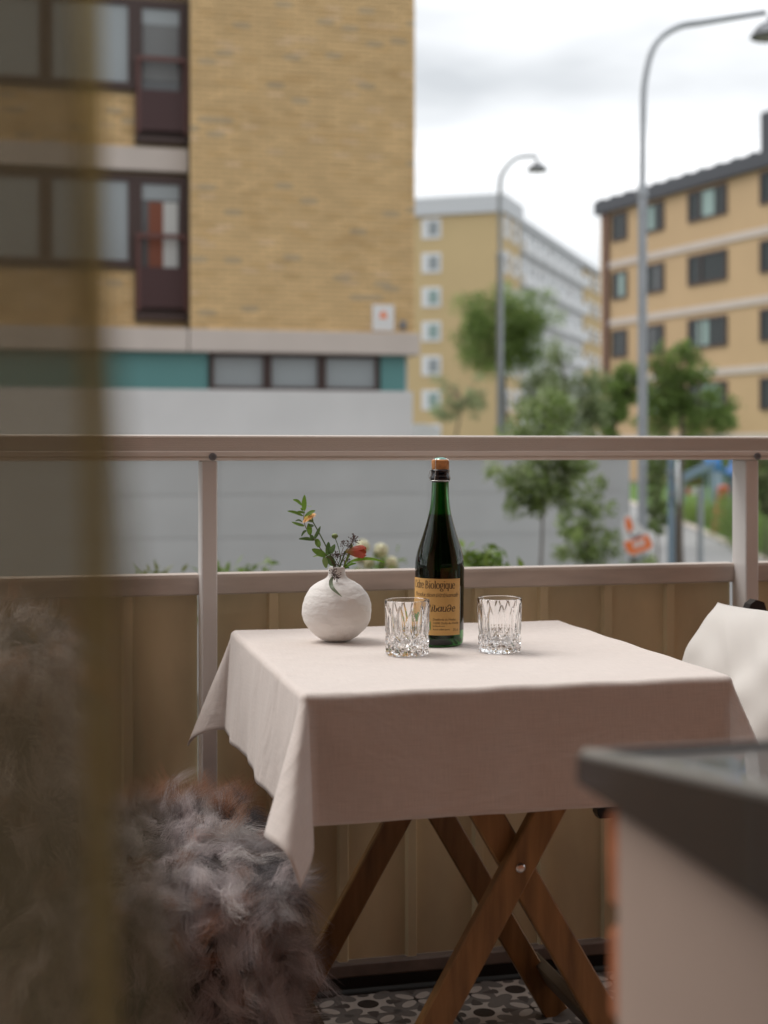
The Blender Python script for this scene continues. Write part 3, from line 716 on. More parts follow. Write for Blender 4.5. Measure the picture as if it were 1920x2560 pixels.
# ------------------------------------------------------------------ the room behind the camera
struct(MB().box(-3.2, 3.2, -3.5, .55, -.12, -.002), 'room_floor', mk('oak_floor', (.22, .14, .08), .45, noise=(3, .2, 6, (8, 1, 1))))
struct(MB().box(-3.2, 3.2, -3.5, .55, 2.5, 2.6), 'room_ceiling', M['room'])
struct(MB().box(-3.2, 3.2, -3.6, -3.5, 0, 2.5), 'room_wall', M['room'])
struct(MB().box(-3.3, -3.2, -3.5, .55, 0, 2.5), 'room_wall', M['room'])
struct(MB().box(3.2, 3.3, -3.5, .55, 0, 2.5), 'room_wall', M['room'])

# ------------------------------------------------------------------ our own house front: red brick, door opening, window with sill
UR = .368; VW = .878
hs = thing('house_front', 'red brick house wall with window sill beside the balcony door', 'house', (1.2, VW, 0))
part(MB().box(-6, -.75, .55, VW, -.1, 8), 'wall', M['brickwall'], hs)
part(MB().box(2.2, 7, .55, VW, -.1, 8), 'wall', M['brickwall'], hs)
part(MB().box(-.75, 2.2, .55, VW, 2.15, 8), 'wall', M['brickwall'], hs)
part(MB().box(UR+.016, 2.198, .55, .742, -.1, .834), 'wall', M['plaster'], hs)
part(MB().box(UR+.004, 2.198, .745, VW-.012, -.1, .834), 'mortar_bed', M['grout'], hs)
part(MB().cbox(UR-.001, UR+.013, .50, .857, 0, .835, .002), 'reveal_board', M['plaster'], hs)
part(MB().cbox(-2.6, 3.6, VW+.002, 1.25, 2.45, 2.64, .01), 'added_overhang', M['concrete2'], hs)  # unseen slab added to shade the house wall and the cloth front
bmesh_brick = {}
def one_brick(L_, j):
    k = (round(L_, 3), j)
    if k not in bmesh_brick:
        rr = random.Random(hash(k) % 1000); mb = MB().cbox(0, L_, 0, .110, 0, .062, .004)
        mb.v = [(a+rr.uniform(-.0015, .0015), b+rr.uniform(-.0015, .0015), c+rr.uniform(-.001, .001)) for a, b, c in mb.v]
        o = mb.build('brick', M['redbrick']); bmesh_brick[k] = o.data; bpy.data.objects.remove(o)
    return bmesh_brick[k]
rr = random.Random(5)
for j in range(11):
    z = .835 - .0755*(j+1) + .010; x = UR + .0008 + rr.uniform(0, .002)
    x1 = x + (.12 if j % 2 else .25); k = 0
    while x < 1.75:
        o = link('brick', one_brick(x1-x, k % 3), hs); o.location = (x-1.2, .768 + (.0045 if j == 0 else rr.uniform(-.003, .003)) - VW, z)
        x = x1 + .012; x1 = x + .25; k += 1
# sheet metal sill, falling outwards, with a folded end lip
SX = .353; vo, vi = .891, .52
ztop = lambda v: .8656 + (vo-v)*.128
sb = part(MB().prism([(vo, .848), (vo, ztop(vo)), (vi, ztop(vi)), (vi, .839)], 0, SX, 2.25), 'window_sill', M['sillmetal'], hs)
lip = MB().tube([(SX+.005, vo-.004, ztop(vo)+.0015), (SX+.005, (vo+vi)/2, ztop((vo+vi)/2)+.0015), (SX+.005, vi, ztop(vi)+.0015)], .0042, 10)
part(lip, 'folded_lip', M['lip_glint'], hs, sb, smooth=50)
part(MB().tube([(SX+.006, vo-.004, ztop(vo)+.0005), (2.25, vo-.004, ztop(vo)+.0005)], .004, 10), 'folded_lip', M['sillmetal'], hs, sb, smooth=50)
wf = part(MB().box(.45, 2.2, .552, .60, .92, .98).box(.45, 2.2, .552, .60, 2.09, 2.149).box(.45, .51, .552, .60, .98, 2.09).box(2.13, 2.198, .552, .60, .98, 2.09).box(1.28, 1.34, .553, .599, .98, 2.09), 'window_frame', M['framep'], hs)
pn = mk('window_pane', (1, 1, 1), .02, trans=1, ior=1.1)
for (a, b) in ((.51, 1.28), (1.34, 2.13)): part(MB().box(a, b, .572, .577, .98, 2.09), 'pane', pn, hs, wf)

# ------------------------------------------------------------------ balcony floor with click tiles
fl = struct(MB().box(-4, 5, VW+.001, 2.90, -.25, -.028).box(-4, 5, 2.83, 2.90, -.028, .03), 'balcony_floor', M['slab'])  # second box: dark upstand added to block outside light under the bottom rail
TS = .30; tmats = [M['tile_g'], M['tile_w'], M['tile_k'], M['tile_d']]
mb = MB().cbox(.003, TS-.003, .003, TS-.003, -.027, 0, .002, 0)
def inlay(mb, pts, z, mi): mb.add([(a, b, z) for a, b in pts], [tuple(range(len(pts)))], mi)
def ell(cx, cy, a, b, rot, n=14): return [(cx+a*math.cos(q)*math.cos(rot)-b*math.sin(q)*math.sin(rot), cy+a*math.cos(q)*math.sin(rot)+b*math.sin(q)*math.cos(rot)) for q in [2*math.pi*k/n for k in range(n)]]
m3 = (TS-.012)/3
for i in range(3):
    for j in range(3):
        cx, cy = .006+m3*(i+.5), .006+m3*(j+.5); h = m3/2
        if (i+j) % 2 == 0:
            for q in range(4):
                a = math.pi/4+q*math.pi/2; inlay(mb, ell(cx+.026*math.cos(a), cy+.026*math.sin(a), .021, .011, a), .0003, 1)
                a = q*math.pi/2; inlay(mb, [(cx+.047*math.cos(a)+.011*math.cos(a+1.57), cy+.047*math.sin(a)+.011*math.sin(a+1.57)), (cx+.026*math.cos(a), cy+.026*math.sin(a)), (cx+.047*math.cos(a-0)-.011*math.cos(a+1.57), cy+.047*math.sin(a)-.011*math.sin(a+1.57))], .0003, 3)
            inlay(mb, [(cx+(.016 if k % 2 == 0 else .005)*math.cos(k*math.pi/4), cy+(.016 if k % 2 == 0 else .005)*math.sin(k*math.pi/4)) for k in range(8)], .0004, 2)
        else:
            inlay(mb, [(cx-h, cy-h), (cx+h, cy-h), (cx+h, cy+h), (cx-h, cy+h)], .0002, 1)
            inlay(mb, ell(cx, cy, .021, .021, 0, 18), .0004, 2)
            for q in range(4):
                a = math.pi/4+q*math.pi/2; inlay(mb, ell(cx+.052*math.cos(a), cy+.052*math.sin(a), .024, .015, a), .0004, 0)
                a = q*math.pi/2; inlay(mb, ell(cx+.043*math.cos(a), cy+.043*math.sin(a), .012, .007, a+1.57), .0004, 3)
tile = mb.build('floor_tile', tmats, fix=False); tile.parent = fl
fx0, fy1 = -1.62, 2.728; first = True
for i in range(14):
    for j in range(6):
        o = tile if first else link('floor_tile', tile.data, fl); first = False
        o.location = (fx0 + i*TS, fy1 - (j+1)*TS, random.uniform(-.0006, .0006))

# ------------------------------------------------------------------ railing
UP = [.3315-1.149*2, .3315-1.149, .3315, 1.480, 1.480+1.149, 1.48+2*1.149]       # post centres
rl = thing('balcony_railing', 'metal balcony railing with grooved top rail and dirty beige sheet panels', 'railing', (.33, 2.76, 0))
x0, x1 = UP[0]-.4, UP[-1]+.4
# grooved top rail profile (y, z), front side towards the house
zt, zb_ = 1.0990, 1.0495; yf = 2.722; prof = [(yf+.085, zb_), (yf+.085, zt-.003), (yf+.082, zt), (yf+.004, zt), (yf+.0008, zt-.002)]
z = zt-.0045
for k in range(7):
    prof += [(yf, z), (yf, z-.0022), (yf+.003, z-.0026), (yf+.003, z-.0034)]; z -= .0037
prof += [(yf+.0005, z), (yf-.0012, z-.002), (yf-.0012, zb_+.009), (yf+.0022, zb_+.008), (yf+.0022, zb_+.0062), (yf-.0006, zb_+.0052), (yf-.0006, zb_+.001), (yf+.001, zb_)]
part(MB().prism(prof, 0, x0, x1), 'top_rail', M['alu'], rl)
for u in UP:
    p_ = part(MB().cbox(u-.0150, u+.0150, 2.735, 2.797, -.06, zb_-.0005, .0022), 'post', M['alu_post'], rl)
    sc_ = part(MB().lathe([(.0075, 0), (.0075, .002), (.0045, .0026), (.0040, .0008), (.0001, .0008)], 16, (0, 0, 0)), 'screw', M['lampshade'], rl, world=False)
    sc_.data.transform(Matrix.Translation((u-.33+.004, yf-.0012-2.76, zb_+.0075)) @ Matrix.Rotation(R(90), 4, 'X'))
for a, b in zip(UP[:-1], UP[1:]):
    lo = part(MB().prism([(2.786, .789), (2.786, .820), (2.7885, .826), (2.792, .8275), (2.82, .8275), (2.82, .789), (2.812, .786), (2.79, .786)], 0, a+.0152, b-.0152), 'lower_rail', M['alu_low'], rl)
    part(MB().cbox(a+.0152, b-.0152, 2.782, 2.822, .012, .040, .003), 'bottom_rail', M['alu_dirty_shaded'], rl)
    # trapezoidal sheet, ribs standing towards the house
    ribs = [.4658+.1425*k for k in range(-40, 40)]; pts = [(a+.0155, 2.806)]
    for rx in ribs:
        if a+.04 < rx < b-.04: pts += [(rx-.0125, 2.806), (rx-.0085, 2.7945), (rx+.0085, 2.7945), (rx+.0125, 2.806)]
    pts += [(b-.0155, 2.806)]
    vs = []; fs = []; nz = 5
    for zq in np.linspace(.0405, .7855, nz): vs += [(p[0], p[1], zq) for p in pts]
    for zq in np.linspace(.0405, .7855, nz): vs += [(p[0], p[1]+.0012, zq) for p in pts]
    n = len(pts)
    for i in range(nz-1):
        for k in range(n-1): fs.append((i*n+k, i*n+k+1, (i+1)*n+k+1, (i+1)*n+k)); fs.append((nz*n+i*n+k, nz*n+(i+1)*n+k, nz*n+(i+1)*n+k+1, nz*n+i*n+k+1))
    pl_ = MB().add(vs, fs); o = pl_.build('sheet_panel', M['sheet'], rl, fix=False); o.data.transform(Matrix.Translation((-.33, -2.76, 0)))

# ------------------------------------------------------------------ folding table
M['teak'] = mk('oiled_teak', (.31, .17, .062), .42, noise=(9, .45, 9, (6, 6, .7)), bump=(60, .12, .001, (6, 6, .5)))
M['teak_d'] = mk('weathered_teak', (.15, .115, .075), .5, noise=(14, .4, 8, (1, .3, 1)))
TX0, TX1, TY0, TY1, TZ = .368, 1.000, 1.930, 2.625, .7355
tbm = (.684, 2.2775)
tab = thing('folding_table', 'brown wooden folding table with crossed legs under the tablecloth', 'table', (*tbm, 0))
for k in range(8):
    a = TX0+.012 + k*(TX1-TX0-.024)/8; part(MB().cbox(a+.003, a+(TX1-TX0-.024)/8-.003, TY0+.012, TY1-.012, TZ-.026, TZ-.004, .003), 'top_slat', M['teak'], tab)
for yy in (TY0+.10, TY1-.13): part(MB().cbox(TX0+.03, TX1-.03, yy, yy+.03, TZ-.056, TZ-.0265, .003), 'batten', M['teak'], tab)
CZ, CU = .453, .700; tn_ = math.tan(R(30.2))
def leg(yc, sgn, zlow=0.0):
    top = Vector((CU + sgn*tn_*(TZ-.06-CZ), yc, TZ-.06)); foot = Vector((CU - sgn*tn_*CZ, yc, .004))
    return part(MB().beam(foot, top, .021, .046, (1, 0, 0)), 'leg', M['teak'], tab)
for yc, yo in ((2.000, 2.0225), (2.560, 2.5375)):
    leg(yc, 1); leg(yo, -1)
    yy = min(yc, yo)-.0105
    rv = part(MB().lathe([(.0001, .0035), (.005, .003), (.0072, .0012), (.0072, -.002)], 16), 'rivet', M['steel'], tab, world=False)
    rv.data.transform(Matrix.Translation((CU-tbm[0], yy-tbm[1], CZ)) @ Matrix.Rotation(R(90), 4, 'X'))
zs = .085
for sgn in (1, -1):
    u = CU - sgn*tn_*(CZ-zs); off = -.026*sgn
    part(MB().beam((u+off, 1.985, zs), (u+off, 2.575, zs), .022, .048, (tn_*sgn, 0, 1)), 'stretcher', M['teak_d'], tab)

# ------------------------------------------------------------------ tablecloth
def clothmat():
    m = bpy.data.materials.new('dusty_pink_linen'); t, b = nodes(m); N, L = t.nodes, t.links; o = N['Material Output']
    tcn = N.new('ShaderNodeTexCoord'); uv = tcn.outputs['UV']
    col = None; h = None
    def thread(sx, sy):
        mpn = N.new('ShaderNodeMapping'); mpn.inputs['Scale'].default_value = (sx, sy, 1); L.new(uv, mpn.inputs[0])
        n = N.new('ShaderNodeTexNoise'); n.inputs['Scale'].default_value = 1; n.inputs['Detail'].default_value = 3; L.new(mpn.outputs[0], n.inputs['Vector']); return n.outputs['Fac']
    a, c = thread(28, 640), thread(640, 28)
    ad = N.new('ShaderNodeMath'); ad.operation = 'ADD'; L.new(a, ad.inputs[0]); L.new(c, ad.inputs[1])
    mr = N.new('ShaderNodeMapRange'); mr.inputs[1].default_value = .6; mr.inputs[2].default_value = 1.4; mr.inputs[3].default_value = .89; mr.inputs[4].default_value = 1.07; L.new(ad.outputs[0], mr.inputs[0])
    mm = N.new('ShaderNodeMix'); mm.data_type = 'RGBA'; mm.blend_type = 'MULTIPLY'; mm.inputs[0].default_value = 1; mm.inputs[6].default_value = (.76, .68, .63, 1); L.new(mr.outputs[0], mm.inputs[7])
    L.new(mm.outputs[2], b.inputs['Base Color']); b.inputs['Roughness'].default_value = .85; b.inputs['Sheen Weight'].default_value = .25; b.inputs['Specular IOR Level'].default_value = .2
    bp = N.new('ShaderNodeBump'); bp.inputs['Strength'].default_value = .35; bp.inputs['Distance'].default_value = .0006; L.new(ad.outputs[0], bp.inputs['Height'])
    mw = N.new('ShaderNodeMapping'); mw.inputs['Scale'].default_value = (5, 9, 1); mw.inputs['Rotation'].default_value = (0, 0, .5); L.new(uv, mw.inputs[0])
    nw = N.new('ShaderNodeTexNoise'); nw.inputs['Scale'].default_value = 1; nw.inputs['Detail'].default_value = 3; nw.inputs['Distortion'].default_value = 1.2; L.new(mw.outputs[0], nw.inputs['Vector'])
    b2 = N.new('ShaderNodeBump'); b2.inputs['Strength'].default_value = .5; b2.inputs['Distance'].default_value = .012; L.new(nw.outputs['Fac'], b2.inputs['Height']); L.new(bp.outputs[0], b2.inputs['Normal']); L.new(b2.outputs[0], b.inputs['Normal'])
    tr = N.new('ShaderNodeBsdfTranslucent'); L.new(mm.outputs[2], tr.inputs[0]); ms = N.new('ShaderNodeMixShader'); ms.inputs[0].default_value = .07
    L.new(b.outputs[0], ms.inputs[1]); L.new(tr.outputs[0], ms.inputs[2]); L.new(ms.outputs[0], o.inputs[0]); return m
M['cloth'] = clothmat()
OV = dict(l=.190, r=.185, f=.186, b=.180)
RB = .011
KEYS = {  # corner: (phi, azimuth, lean) from the x side (0) to the y side (90)
 'lf': [(0,0,4),(14,24,18),(30,62,33),(45,76,28),(62,88,16),(78,89,8),(90,90,4)],
 'lb': [(0,0,4),(20,18,15),(45,50,27),(70,74,15),(90,90,4)],
 'rf': [(0,0,4),(25,24,17),(45,44,24),(68,68,13),(90,90,3)],
 'rb': [(0,0,4),(20,18,15),(45,50,27),(70,74,15),(90,90,4)]}
def kint(keys, ph, j):
    P = [k[0] for k in keys]; i = max(0, min(len(P)-2, int(np.searchsorted(P, ph))-1))
    y0, y1, y2, y3 = (keys[max(i-1, 0)][j], keys[i][j], keys[i+1][j], keys[min(i+2, len(P)-1)][j]); u = (ph-P[i])/(P[i+1]-P[i])
    return .5*((2*y1)+(y2-y0)*u+(2*y0-5*y1+4*y2-y3)*u*u+(3*y1-y0-3*y2+y3)*u**3)
def drop(e_, lean):
    q = RB*math.pi/2
    if e_ < q: a = e_/RB; return RB*math.sin(a), RB*(1-math.cos(a))
    return RB + (e_-q)*math.sin(lean), RB + (e_-q)*math.cos(lean)
def wave(s, seed):
    return math.sin(s*7.3+seed)*.5 + math.sin(s*13.7+seed*2.1)*.3 + math.sin(s*25+seed*.7)*.12
def cloth_pt(a, b):
    ex = (TX0-a) if a < TX0 else ((a-TX1) if a > TX1 else 0); ey = (TY0-b) if b < TY0 else ((b-TY1) if b > TY1 else 0)
    sx = -1 if a < TX0 else 1; sy = -1 if b < TY0 else 1
    cx, cy = min(max(a, TX0), TX1), min(max(b, TY0), TY1)
    z0 = TZ + .0012*wave(a*1.1+b*1.7, 1.0)*(1 if ex == 0 and ey == 0 else .3) + .0006*math.sin((a-b)*38+math.sin(a*9)*2)
    if ex == 0 and ey == 0: return (a, b, z0)
    if ex > 0 and ey > 0:
        rho = math.hypot(ex, ey); ph = math.degrees(math.atan2(ey, ex)); k = KEYS[('l' if sx < 0 else 'r')+('f' if sy < 0 else 'b')]
        az, be = R(kint(k, ph, 1)), R(max(1, kint(k, ph, 2))); o_, dn = drop(rho, be)
        return (cx+sx*math.cos(az)*o_, cy+sy*math.sin(az)*o_, z0-dn)
    if ex > 0:
        s = (cy-TY0)/(TY1-TY0); w_ = math.sin(math.pi*s)**.7; o_, dn = drop(ex, R(4) + w_*R(2)*wave(s*2.2, 2.0+sx)); o_ += w_*.006*wave(s*1.8, 4+sx)*(ex/.19)**1.5
        return (cx+sx*o_, b, z0-dn)
    s = (cx-TX0)/(TX1-TX0); w_ = math.sin(math.pi*s)**.7; o_, dn = drop(ey, R(3) + w_*R(1.5)*wave(s*2.0, 5.0+sy)); o_ += w_*.006*wave(s*2.6, 6+sy)*(ey/.19)**1.5
    return (a, cy+sy*o_, z0-dn)
def axis(lo, a, b, hi):
    q = RB*math.pi/2; return np.concatenate([np.linspace(lo, a-q, 22)[:-1], np.linspace(a-q, a, 7)[:-1], np.linspace(a, b, 46)[:-1], np.linspace(b, b+q, 7)[:-1], np.linspace(b+q, hi, 22)])
A = axis(TX0-OV['l'], TX0, TX1, TX1+OV['r']); B = axis(TY0-OV['f'], TY0, TY1, TY1+OV['b'])
vs = []
for j, b in enumerate(B):
    for i, a in enumerate(A):
        hem = .0035*math.sin(a*21)*math.sin(b*17)
        vs.append(cloth_pt(a, b))
nA, nB = len(A), len(B); F = np.array([(j*nA+i, j*nA+i+1, (j+1)*nA+i+1, (j+1)*nA+i) for j in range(nB-1) for i in range(nA-1)])
tcl = fastmesh('tablecloth', np.array(vs)-np.array([*tbm, TZ]), F, M['cloth'], smooth=True); tcl.location = (*tbm, TZ)
uvl = tcl.data.uv_layers.new(name='UVMap'); li = np.empty(len(tcl.data.loops), np.int32); tcl.data.loops.foreach_get('vertex_index', li)
UVc = np.array([(a, b) for b in B for a in A])[li]; uvl.data.foreach_set('uv', UVc.ravel().astype(np.float32))
md = tcl.modifiers.new('thick', 'SOLIDIFY'); md.thickness = .0011; md.offset = -1
tag(tcl, 'dusty pink linen tablecloth draped over the folding table', 'tablecloth')

# ------------------------------------------------------------------ two folding chairs (local +x = the way the sitter faces)
M['black'] = mk('black_lacquered_wood', (.012, .012, .014), .32, noise=(30, .3))
def chair(label, loc, rz, lean=0, W_=.205):
    t = thing('folding_chair', label, 'chair', loc, rz, 'black folding chairs')
    def L(mb, n): return part(mb, n, M['black'], t, world=False)
    for s in (-1, 1):
        y = s*W_
        # long leg: rounded top, down to the front foot
        pts = [(-.128-lean, .765), (-.122-lean, .782), (-.106-lean, .787), (-.094-lean, .779), (-.088-lean, .765), (.040-lean*1.5, .415), (.190-lean, .004), (.158-lean, .004)]
        mb = MB().prism([(a, b) for a, b in pts], 1, y-.012, y+.012); L(mb, 'long_leg')
        L(MB().beam((.12, s*(W_-.026), .398), (-.215, s*(W_-.026), .006), .020, .034, (1, 0, 0)), 'short_leg')
        pts = [(.2, .386), (.205, .395), (.205, .408), (.2, .416), (-.17, .416), (-.175, .40), (-.17, .386)]
        L(MB().prism(pts, 1, s*(W_+.014)-.0 if s > 0 else -(W_+.014)-.022, (W_+.036) if s > 0 else -(W_+.014)), 'seat_rail')
    for k in range(6): L(MB().cbox(-.15+k*.058, -.15+k*.058+.048, -W_-.012, W_+.012, .4165, .430, .003), 'seat_slat')
    for zc in (.71, .60): 
        xx = -.108 - lean + (.765-zc)*(.366-lean*1.43); L(MB().cbox(xx-.006, xx+.006, -W_+.0125, W_-.0125, zc-.03, zc+.03, .003), 'back_slat')
    L(MB().tube([(.118, -W_+.013, .20), (.118, W_-.013, .20)], .010, 10), 'stretcher')
    L(MB().tube([(-.12, -W_+.037, .117), (-.12, W_-.037, .117)], .010, 10), 'stretcher')
    return t
chair('black folding chair holding the white cushion right of the table', (1.222, 2.245, 0), math.pi)
chair('black folding chair covered with sheepskins left of the table', (.150, 2.250, 0), 0, .12, .165)

# ------------------------------------------------------------------ white cushion leaning in the right chair
M['pillow'] = mk('natural_white_cotton', (.62, .59, .555), .9, bump=(320, .12, .0006), noise=(4, .03), sheen=.2)
cu = thing('cushion', 'white cotton cushion leaning in the right folding chair', 'cushion', (1.185, 2.235, .435))
n = 64; vs = []; S = .43
def pil(i, j, side):
    a, b = -1+2*i/n, -1+2*j/n
    k = (1-abs(a)**2.6)*(1-abs(b)**2.6); th = .072*max(k, 0)**.52
    pin = 1-.06*(1-abs(a)**2)*(abs(b)**4) ; pin2 = 1-.06*(1-abs(b)**2)*(abs(a)**4)
    x = a*S/2*pin2; z = b*S/2*pin
    wr = .004*math.sin(9*a+5*b+1.5*math.sin(4*b))*k**.4 + .0025*math.sin(17*(a*.6-b)+2*math.sin(5*a)) * k**.5 + .010*math.sin(3*(a+b)+.5)*k
    edge = .012*math.sin(6*a+2)*(1-k) 
    return (side*(th) + wr + edge*.3, x, z)
for side in (-1, 1): vs += [pil(i, j, side) for j in range(n+1) for i in range(n+1)]
q = n+1; fs = [(j*q+i, j*q+i+1, (j+1)*q+i+1, (j+1)*q+i) for j in range(n) for i in range(n)]; fs += [tuple(q*q+k for k in f[::-1]) for f in fs]
o = MB().add(vs, fs).build('cover', M['pillow'], cu, fix=False)
bm = bmesh.new(); bm.from_mesh(o.data); bmesh.ops.remove_doubles(bm, verts=bm.verts, dist=.0008); bmesh.ops.recalc_face_normals(bm, faces=bm.faces); bm.to_mesh(o.data); bm.free()
o.data.polygons.foreach_set('use_smooth', [True]*len(o.data.polygons))
o.data.transform(Matrix.Translation((0, 0, .168)) @ Matrix.Rotation(R(3), 4, 'Z') @ Matrix.Rotation(R(26), 4, 'Y') @ Matrix.Rotation(R(-4), 4, 'X'))
# ------------------------------------------------------------------ sheepskins
def furmat():
    m = mk('sheepskin_wool', (1, 1, 1), .75, attr=True, sheen=.3, spec=.2); t = m.node_tree; N, L = t.nodes, t.links
    b = N['Principled BSDF']; tr = N.new('ShaderNodeBsdfTranslucent'); ms = N.new('ShaderNodeMixShader'); ms.inputs[0].default_value = .35
    L.new(b.inputs['Base Color'].links[0].from_socket, tr.inputs[0]); L.new(b.outputs[0], ms.inputs[1]); L.new(tr.outputs[0], ms.inputs[2]); L.new(ms.outputs[0], N['Material Output'].inputs[0]); return m
M['fur'] = furmat(); M['hide'] = mk('sheepskin_hide', (.10, .085, .08), .95)
def fur(root, pts, nrm, comb, rust, per, length, seed, lockr=.011, segs=6, wid=.0006, tone=1.0):
    """locks of wool: pts, nrm, comb (n,3) give each lock's root, outward normal and lie; rust (n) how red its tips are"""
    r = np.random.default_rng(seed); n = len(pts)
    L = length*r.uniform(.65, 1.25, n)
    d0 = nrm*.55 + comb*.95 + r.normal(size=(n, 3))*.5; d0 /= np.linalg.norm(d0, axis=1)[:, None]
    ca = np.cross(d0, r.normal(size=(n, 3))); ca /= np.linalg.norm(ca, axis=1)[:, None]; cb = np.cross(d0, ca)
    curlA = r.uniform(.2, .55, n); curlF = r.uniform(2.5, 6, n); curlP = r.uniform(0, 6.28, n); bend = r.normal(size=(n, 3))*.5; bend[:, 2] -= .45
    base = np.array([(.50, .46, .465)])*r.uniform(.55, 1.4, (n, 1))
    pale = r.random(n) < .22; base[pale] = np.array([.66, .63, .62])*r.uniform(.85, 1.1, (pale.sum(), 1))
    dark = (np.sin(pts[:, 0]*19+1)+np.sin(pts[:, 1]*23+pts[:, 2]*17+2)+r.normal(size=n)*.8) > 1.5
    base[dark] = np.array([.13, .12, .125])*r.uniform(.7, 1.5, (dark.sum(), 1)); base *= tone
    tip = base*1.02; ru = (r.random(n) < .10+rust*.85)
    tip[ru] = np.array([.42, .21, .115])*r.uniform(.7, 1.2, (ru.sum(), 1))*tone
    # strands
    K = n*per; idx = np.repeat(np.arange(n), per)
    ro = r.normal(size=(K, 2)); ro /= np.maximum(1, np.linalg.norm(ro, axis=1))[:, None]
    u = np.linspace(0, 1, segs)[None, :, None]
    l_ = (L[idx]*r.uniform(.75, 1.12, K))[:, None, None]
    spread = lockr*(1.3-.85*u**.8)
    P0 = pts[idx][:, None, :] - nrm[idx][:, None, :]*.004
    ph = curlF[idx][:, None, None]*u*2 + curlP[idx][:, None, None]
    amp = (curlA*L)[idx][:, None, None]*u**1.2*.55
    path = d0[idx][:, None, :]*l_*u + bend[idx][:, None, :]*l_*.45*u*u
    path = path + ca[idx][:, None, :]*np.cos(ph)*amp + cb[idx][:, None, :]*np.sin(ph)*amp
    P = P0 + path + (ca[idx][:, None, :]*ro[:, None, 0:1] + cb[idx][:, None, :]*ro[:, None, 1:2])*spread + r.normal(size=(K, 1, 3))*.0055*u + r.normal(size=(K, segs, 3))*.0007
    wv = np.cross(d0[idx], r.normal(size=(K, 3))); wv /= np.linalg.norm(wv, axis=1)[:, None]
    wd = wid*(1-.8*u)*.5
    V = np.stack([P - wv[:, None, :]*wd, P + wv[:, None, :]*wd], 2)            # K, segs, 2, 3
    k0 = (np.arange(K)*segs*2)[:, None] + (np.arange(segs-1)*2)[None]
    F = np.stack([k0, k0+1, k0+3, k0+2], -1).reshape(-1, 4)
    mixu = np.clip((u-.35)/.5, 0, 1); shade = r.uniform(.82, 1.18, (K, 1, 1))
    C = (base[idx][:, None, :]*(1-mixu) + tip[idx][:, None, :]*mixu)*shade
    C = np.repeat(C[:, :, None, :], 2, 2)
    o = fastmesh('wool', V.reshape(-1, 3)-np.array(root.location), F, M['fur'], root, C.reshape(-1, 3)); tag(o, kind='stuff'); return o
def hide_surface(cx, cy, hx, hy, zt, zl, n, seed, rr_=.05):
    """points on a rounded slab top with hanging sides (zl lower edge)"""
    r = np.random.default_rng(seed); P = []; Nn = []; Cb = []; Ru = []
    per = 2*(hx+hy)*2; top = 4*hx*hy; side = per*(zt-zl); 
    for _ in range(n):
        if r.random() < .13:
            if r.random() < .6: p = (cx+r.uniform(-hx, hx), cy-hy+.004, zt-r.uniform(.015, .05)); nn = np.array([r.normal()*.2, -.8, .55])
            else: p = (cx+hx-.004, cy+r.uniform(-hy, hy), zt-r.uniform(.015, .05)); nn = np.array([.8, r.normal()*.2, .55])
            P.append(p); Nn.append(nn/np.linalg.norm(nn)); Cb.append(np.array([nn[0]*.2, nn[1]*.2, -.5])); Ru.append(.1); continue
        if r.random() < top/(top+side*1.25):
            x, y = r.uniform(-hx, hx), r.uniform(-hy, hy); ex = max(abs(x)/hx, abs(y)/hy)
            nn = np.array([x/hx*.5*ex**3, y/hy*.5*ex**3, 1.]); z = zt - .03*ex**4 + .012*math.sin(x*21+1)*math.sin(y*18); p = (cx+x, cy+y, z)
            bk = y > hy*.15; cb = np.array([r.normal()*.4 + x/hx*.5, .10 if bk else -.6, .8 if bk else -.1]); ru = min(1., max(.05, (y/hy-.05)*2.2))
        else:
            q = r.uniform(0, per); f = (q < 2*hx, q < 4*hx, q < 4*hx+2*hy)
            z = zl + (zt-.03-zl)*r.random()**.9
            if f[0]: p = (cx-hx+q, cy-hy, z); nn = np.array([0, -1., .15])
            elif f[1]: p = (cx-hx+q-2*hx, cy+hy, z); nn = np.array([0, 1., .15]); bkz = 1
            elif f[2]: p = (cx+hx, cy-hy+q-4*hx, z); nn = np.array([1., 0, .15])
            else: p = (cx-hx, cy-hy+q-4*hx-2*hy, z); nn = np.array([-1., 0, .15])
            bq = f[1] and not f[0] and z > zt-.10; cb = np.array([0, 0, .5 if bq else -.8]); ru = 1. if bq else -.05
            p = (p[0]+nn[0]*.012*math.sin(z*26+p[1]*9), p[1]+nn[1]*.012*math.sin(z*23+p[0]*14), z)
        P.append(p); Nn.append(nn/np.linalg.norm(nn)); Cb.append(cb); Ru.append(ru)
    return np.array(P), np.array(Nn), np.array(Cb), np.array(Ru)
def hide_body(root, cx, cy, hx, hy, zt, zl):
    mb = MB().cbox(cx-hx+.026, cx+hx-.026, cy-hy+.026, cy+hy-.026, zl, zt-.022, .03); part(mb, 'hide', M['hide'], root, smooth=60)
sk = thing('sheepskin', 'grey curly sheepskin with rust tips spread over the seat of the left chair', 'sheepskin', (.20, 2.24, .43), 0, 'sheepskins on the left chair')
P, Nn, Cb, Ru = hide_surface(.180, 2.265, .172, .245, .462, .08, 2000, 3)
hide_body(sk, .180, 2.265, .172, .245, .462, .10)
fur(sk, P, Nn, Cb, Ru, 72, .066, 11, lockr=.0105, tone=1.2)
sk2 = thing('sheepskin', 'pale sheepskin hanging over the backrest of the left chair behind the curtain', 'sheepskin', (-.02, 2.24, .43), 0, 'sheepskins on the left chair')
P, Nn, Cb, Ru = hide_surface(-.035, 2.235, .075, .20, .80, .36, 650, 5)
hide_body(sk2, -.035, 2.235, .075, .20, .80, .36)
fur(sk2, P, Nn, Cb, Ru*.25, 50, .065, 13, lockr=.015, tone=1.4)

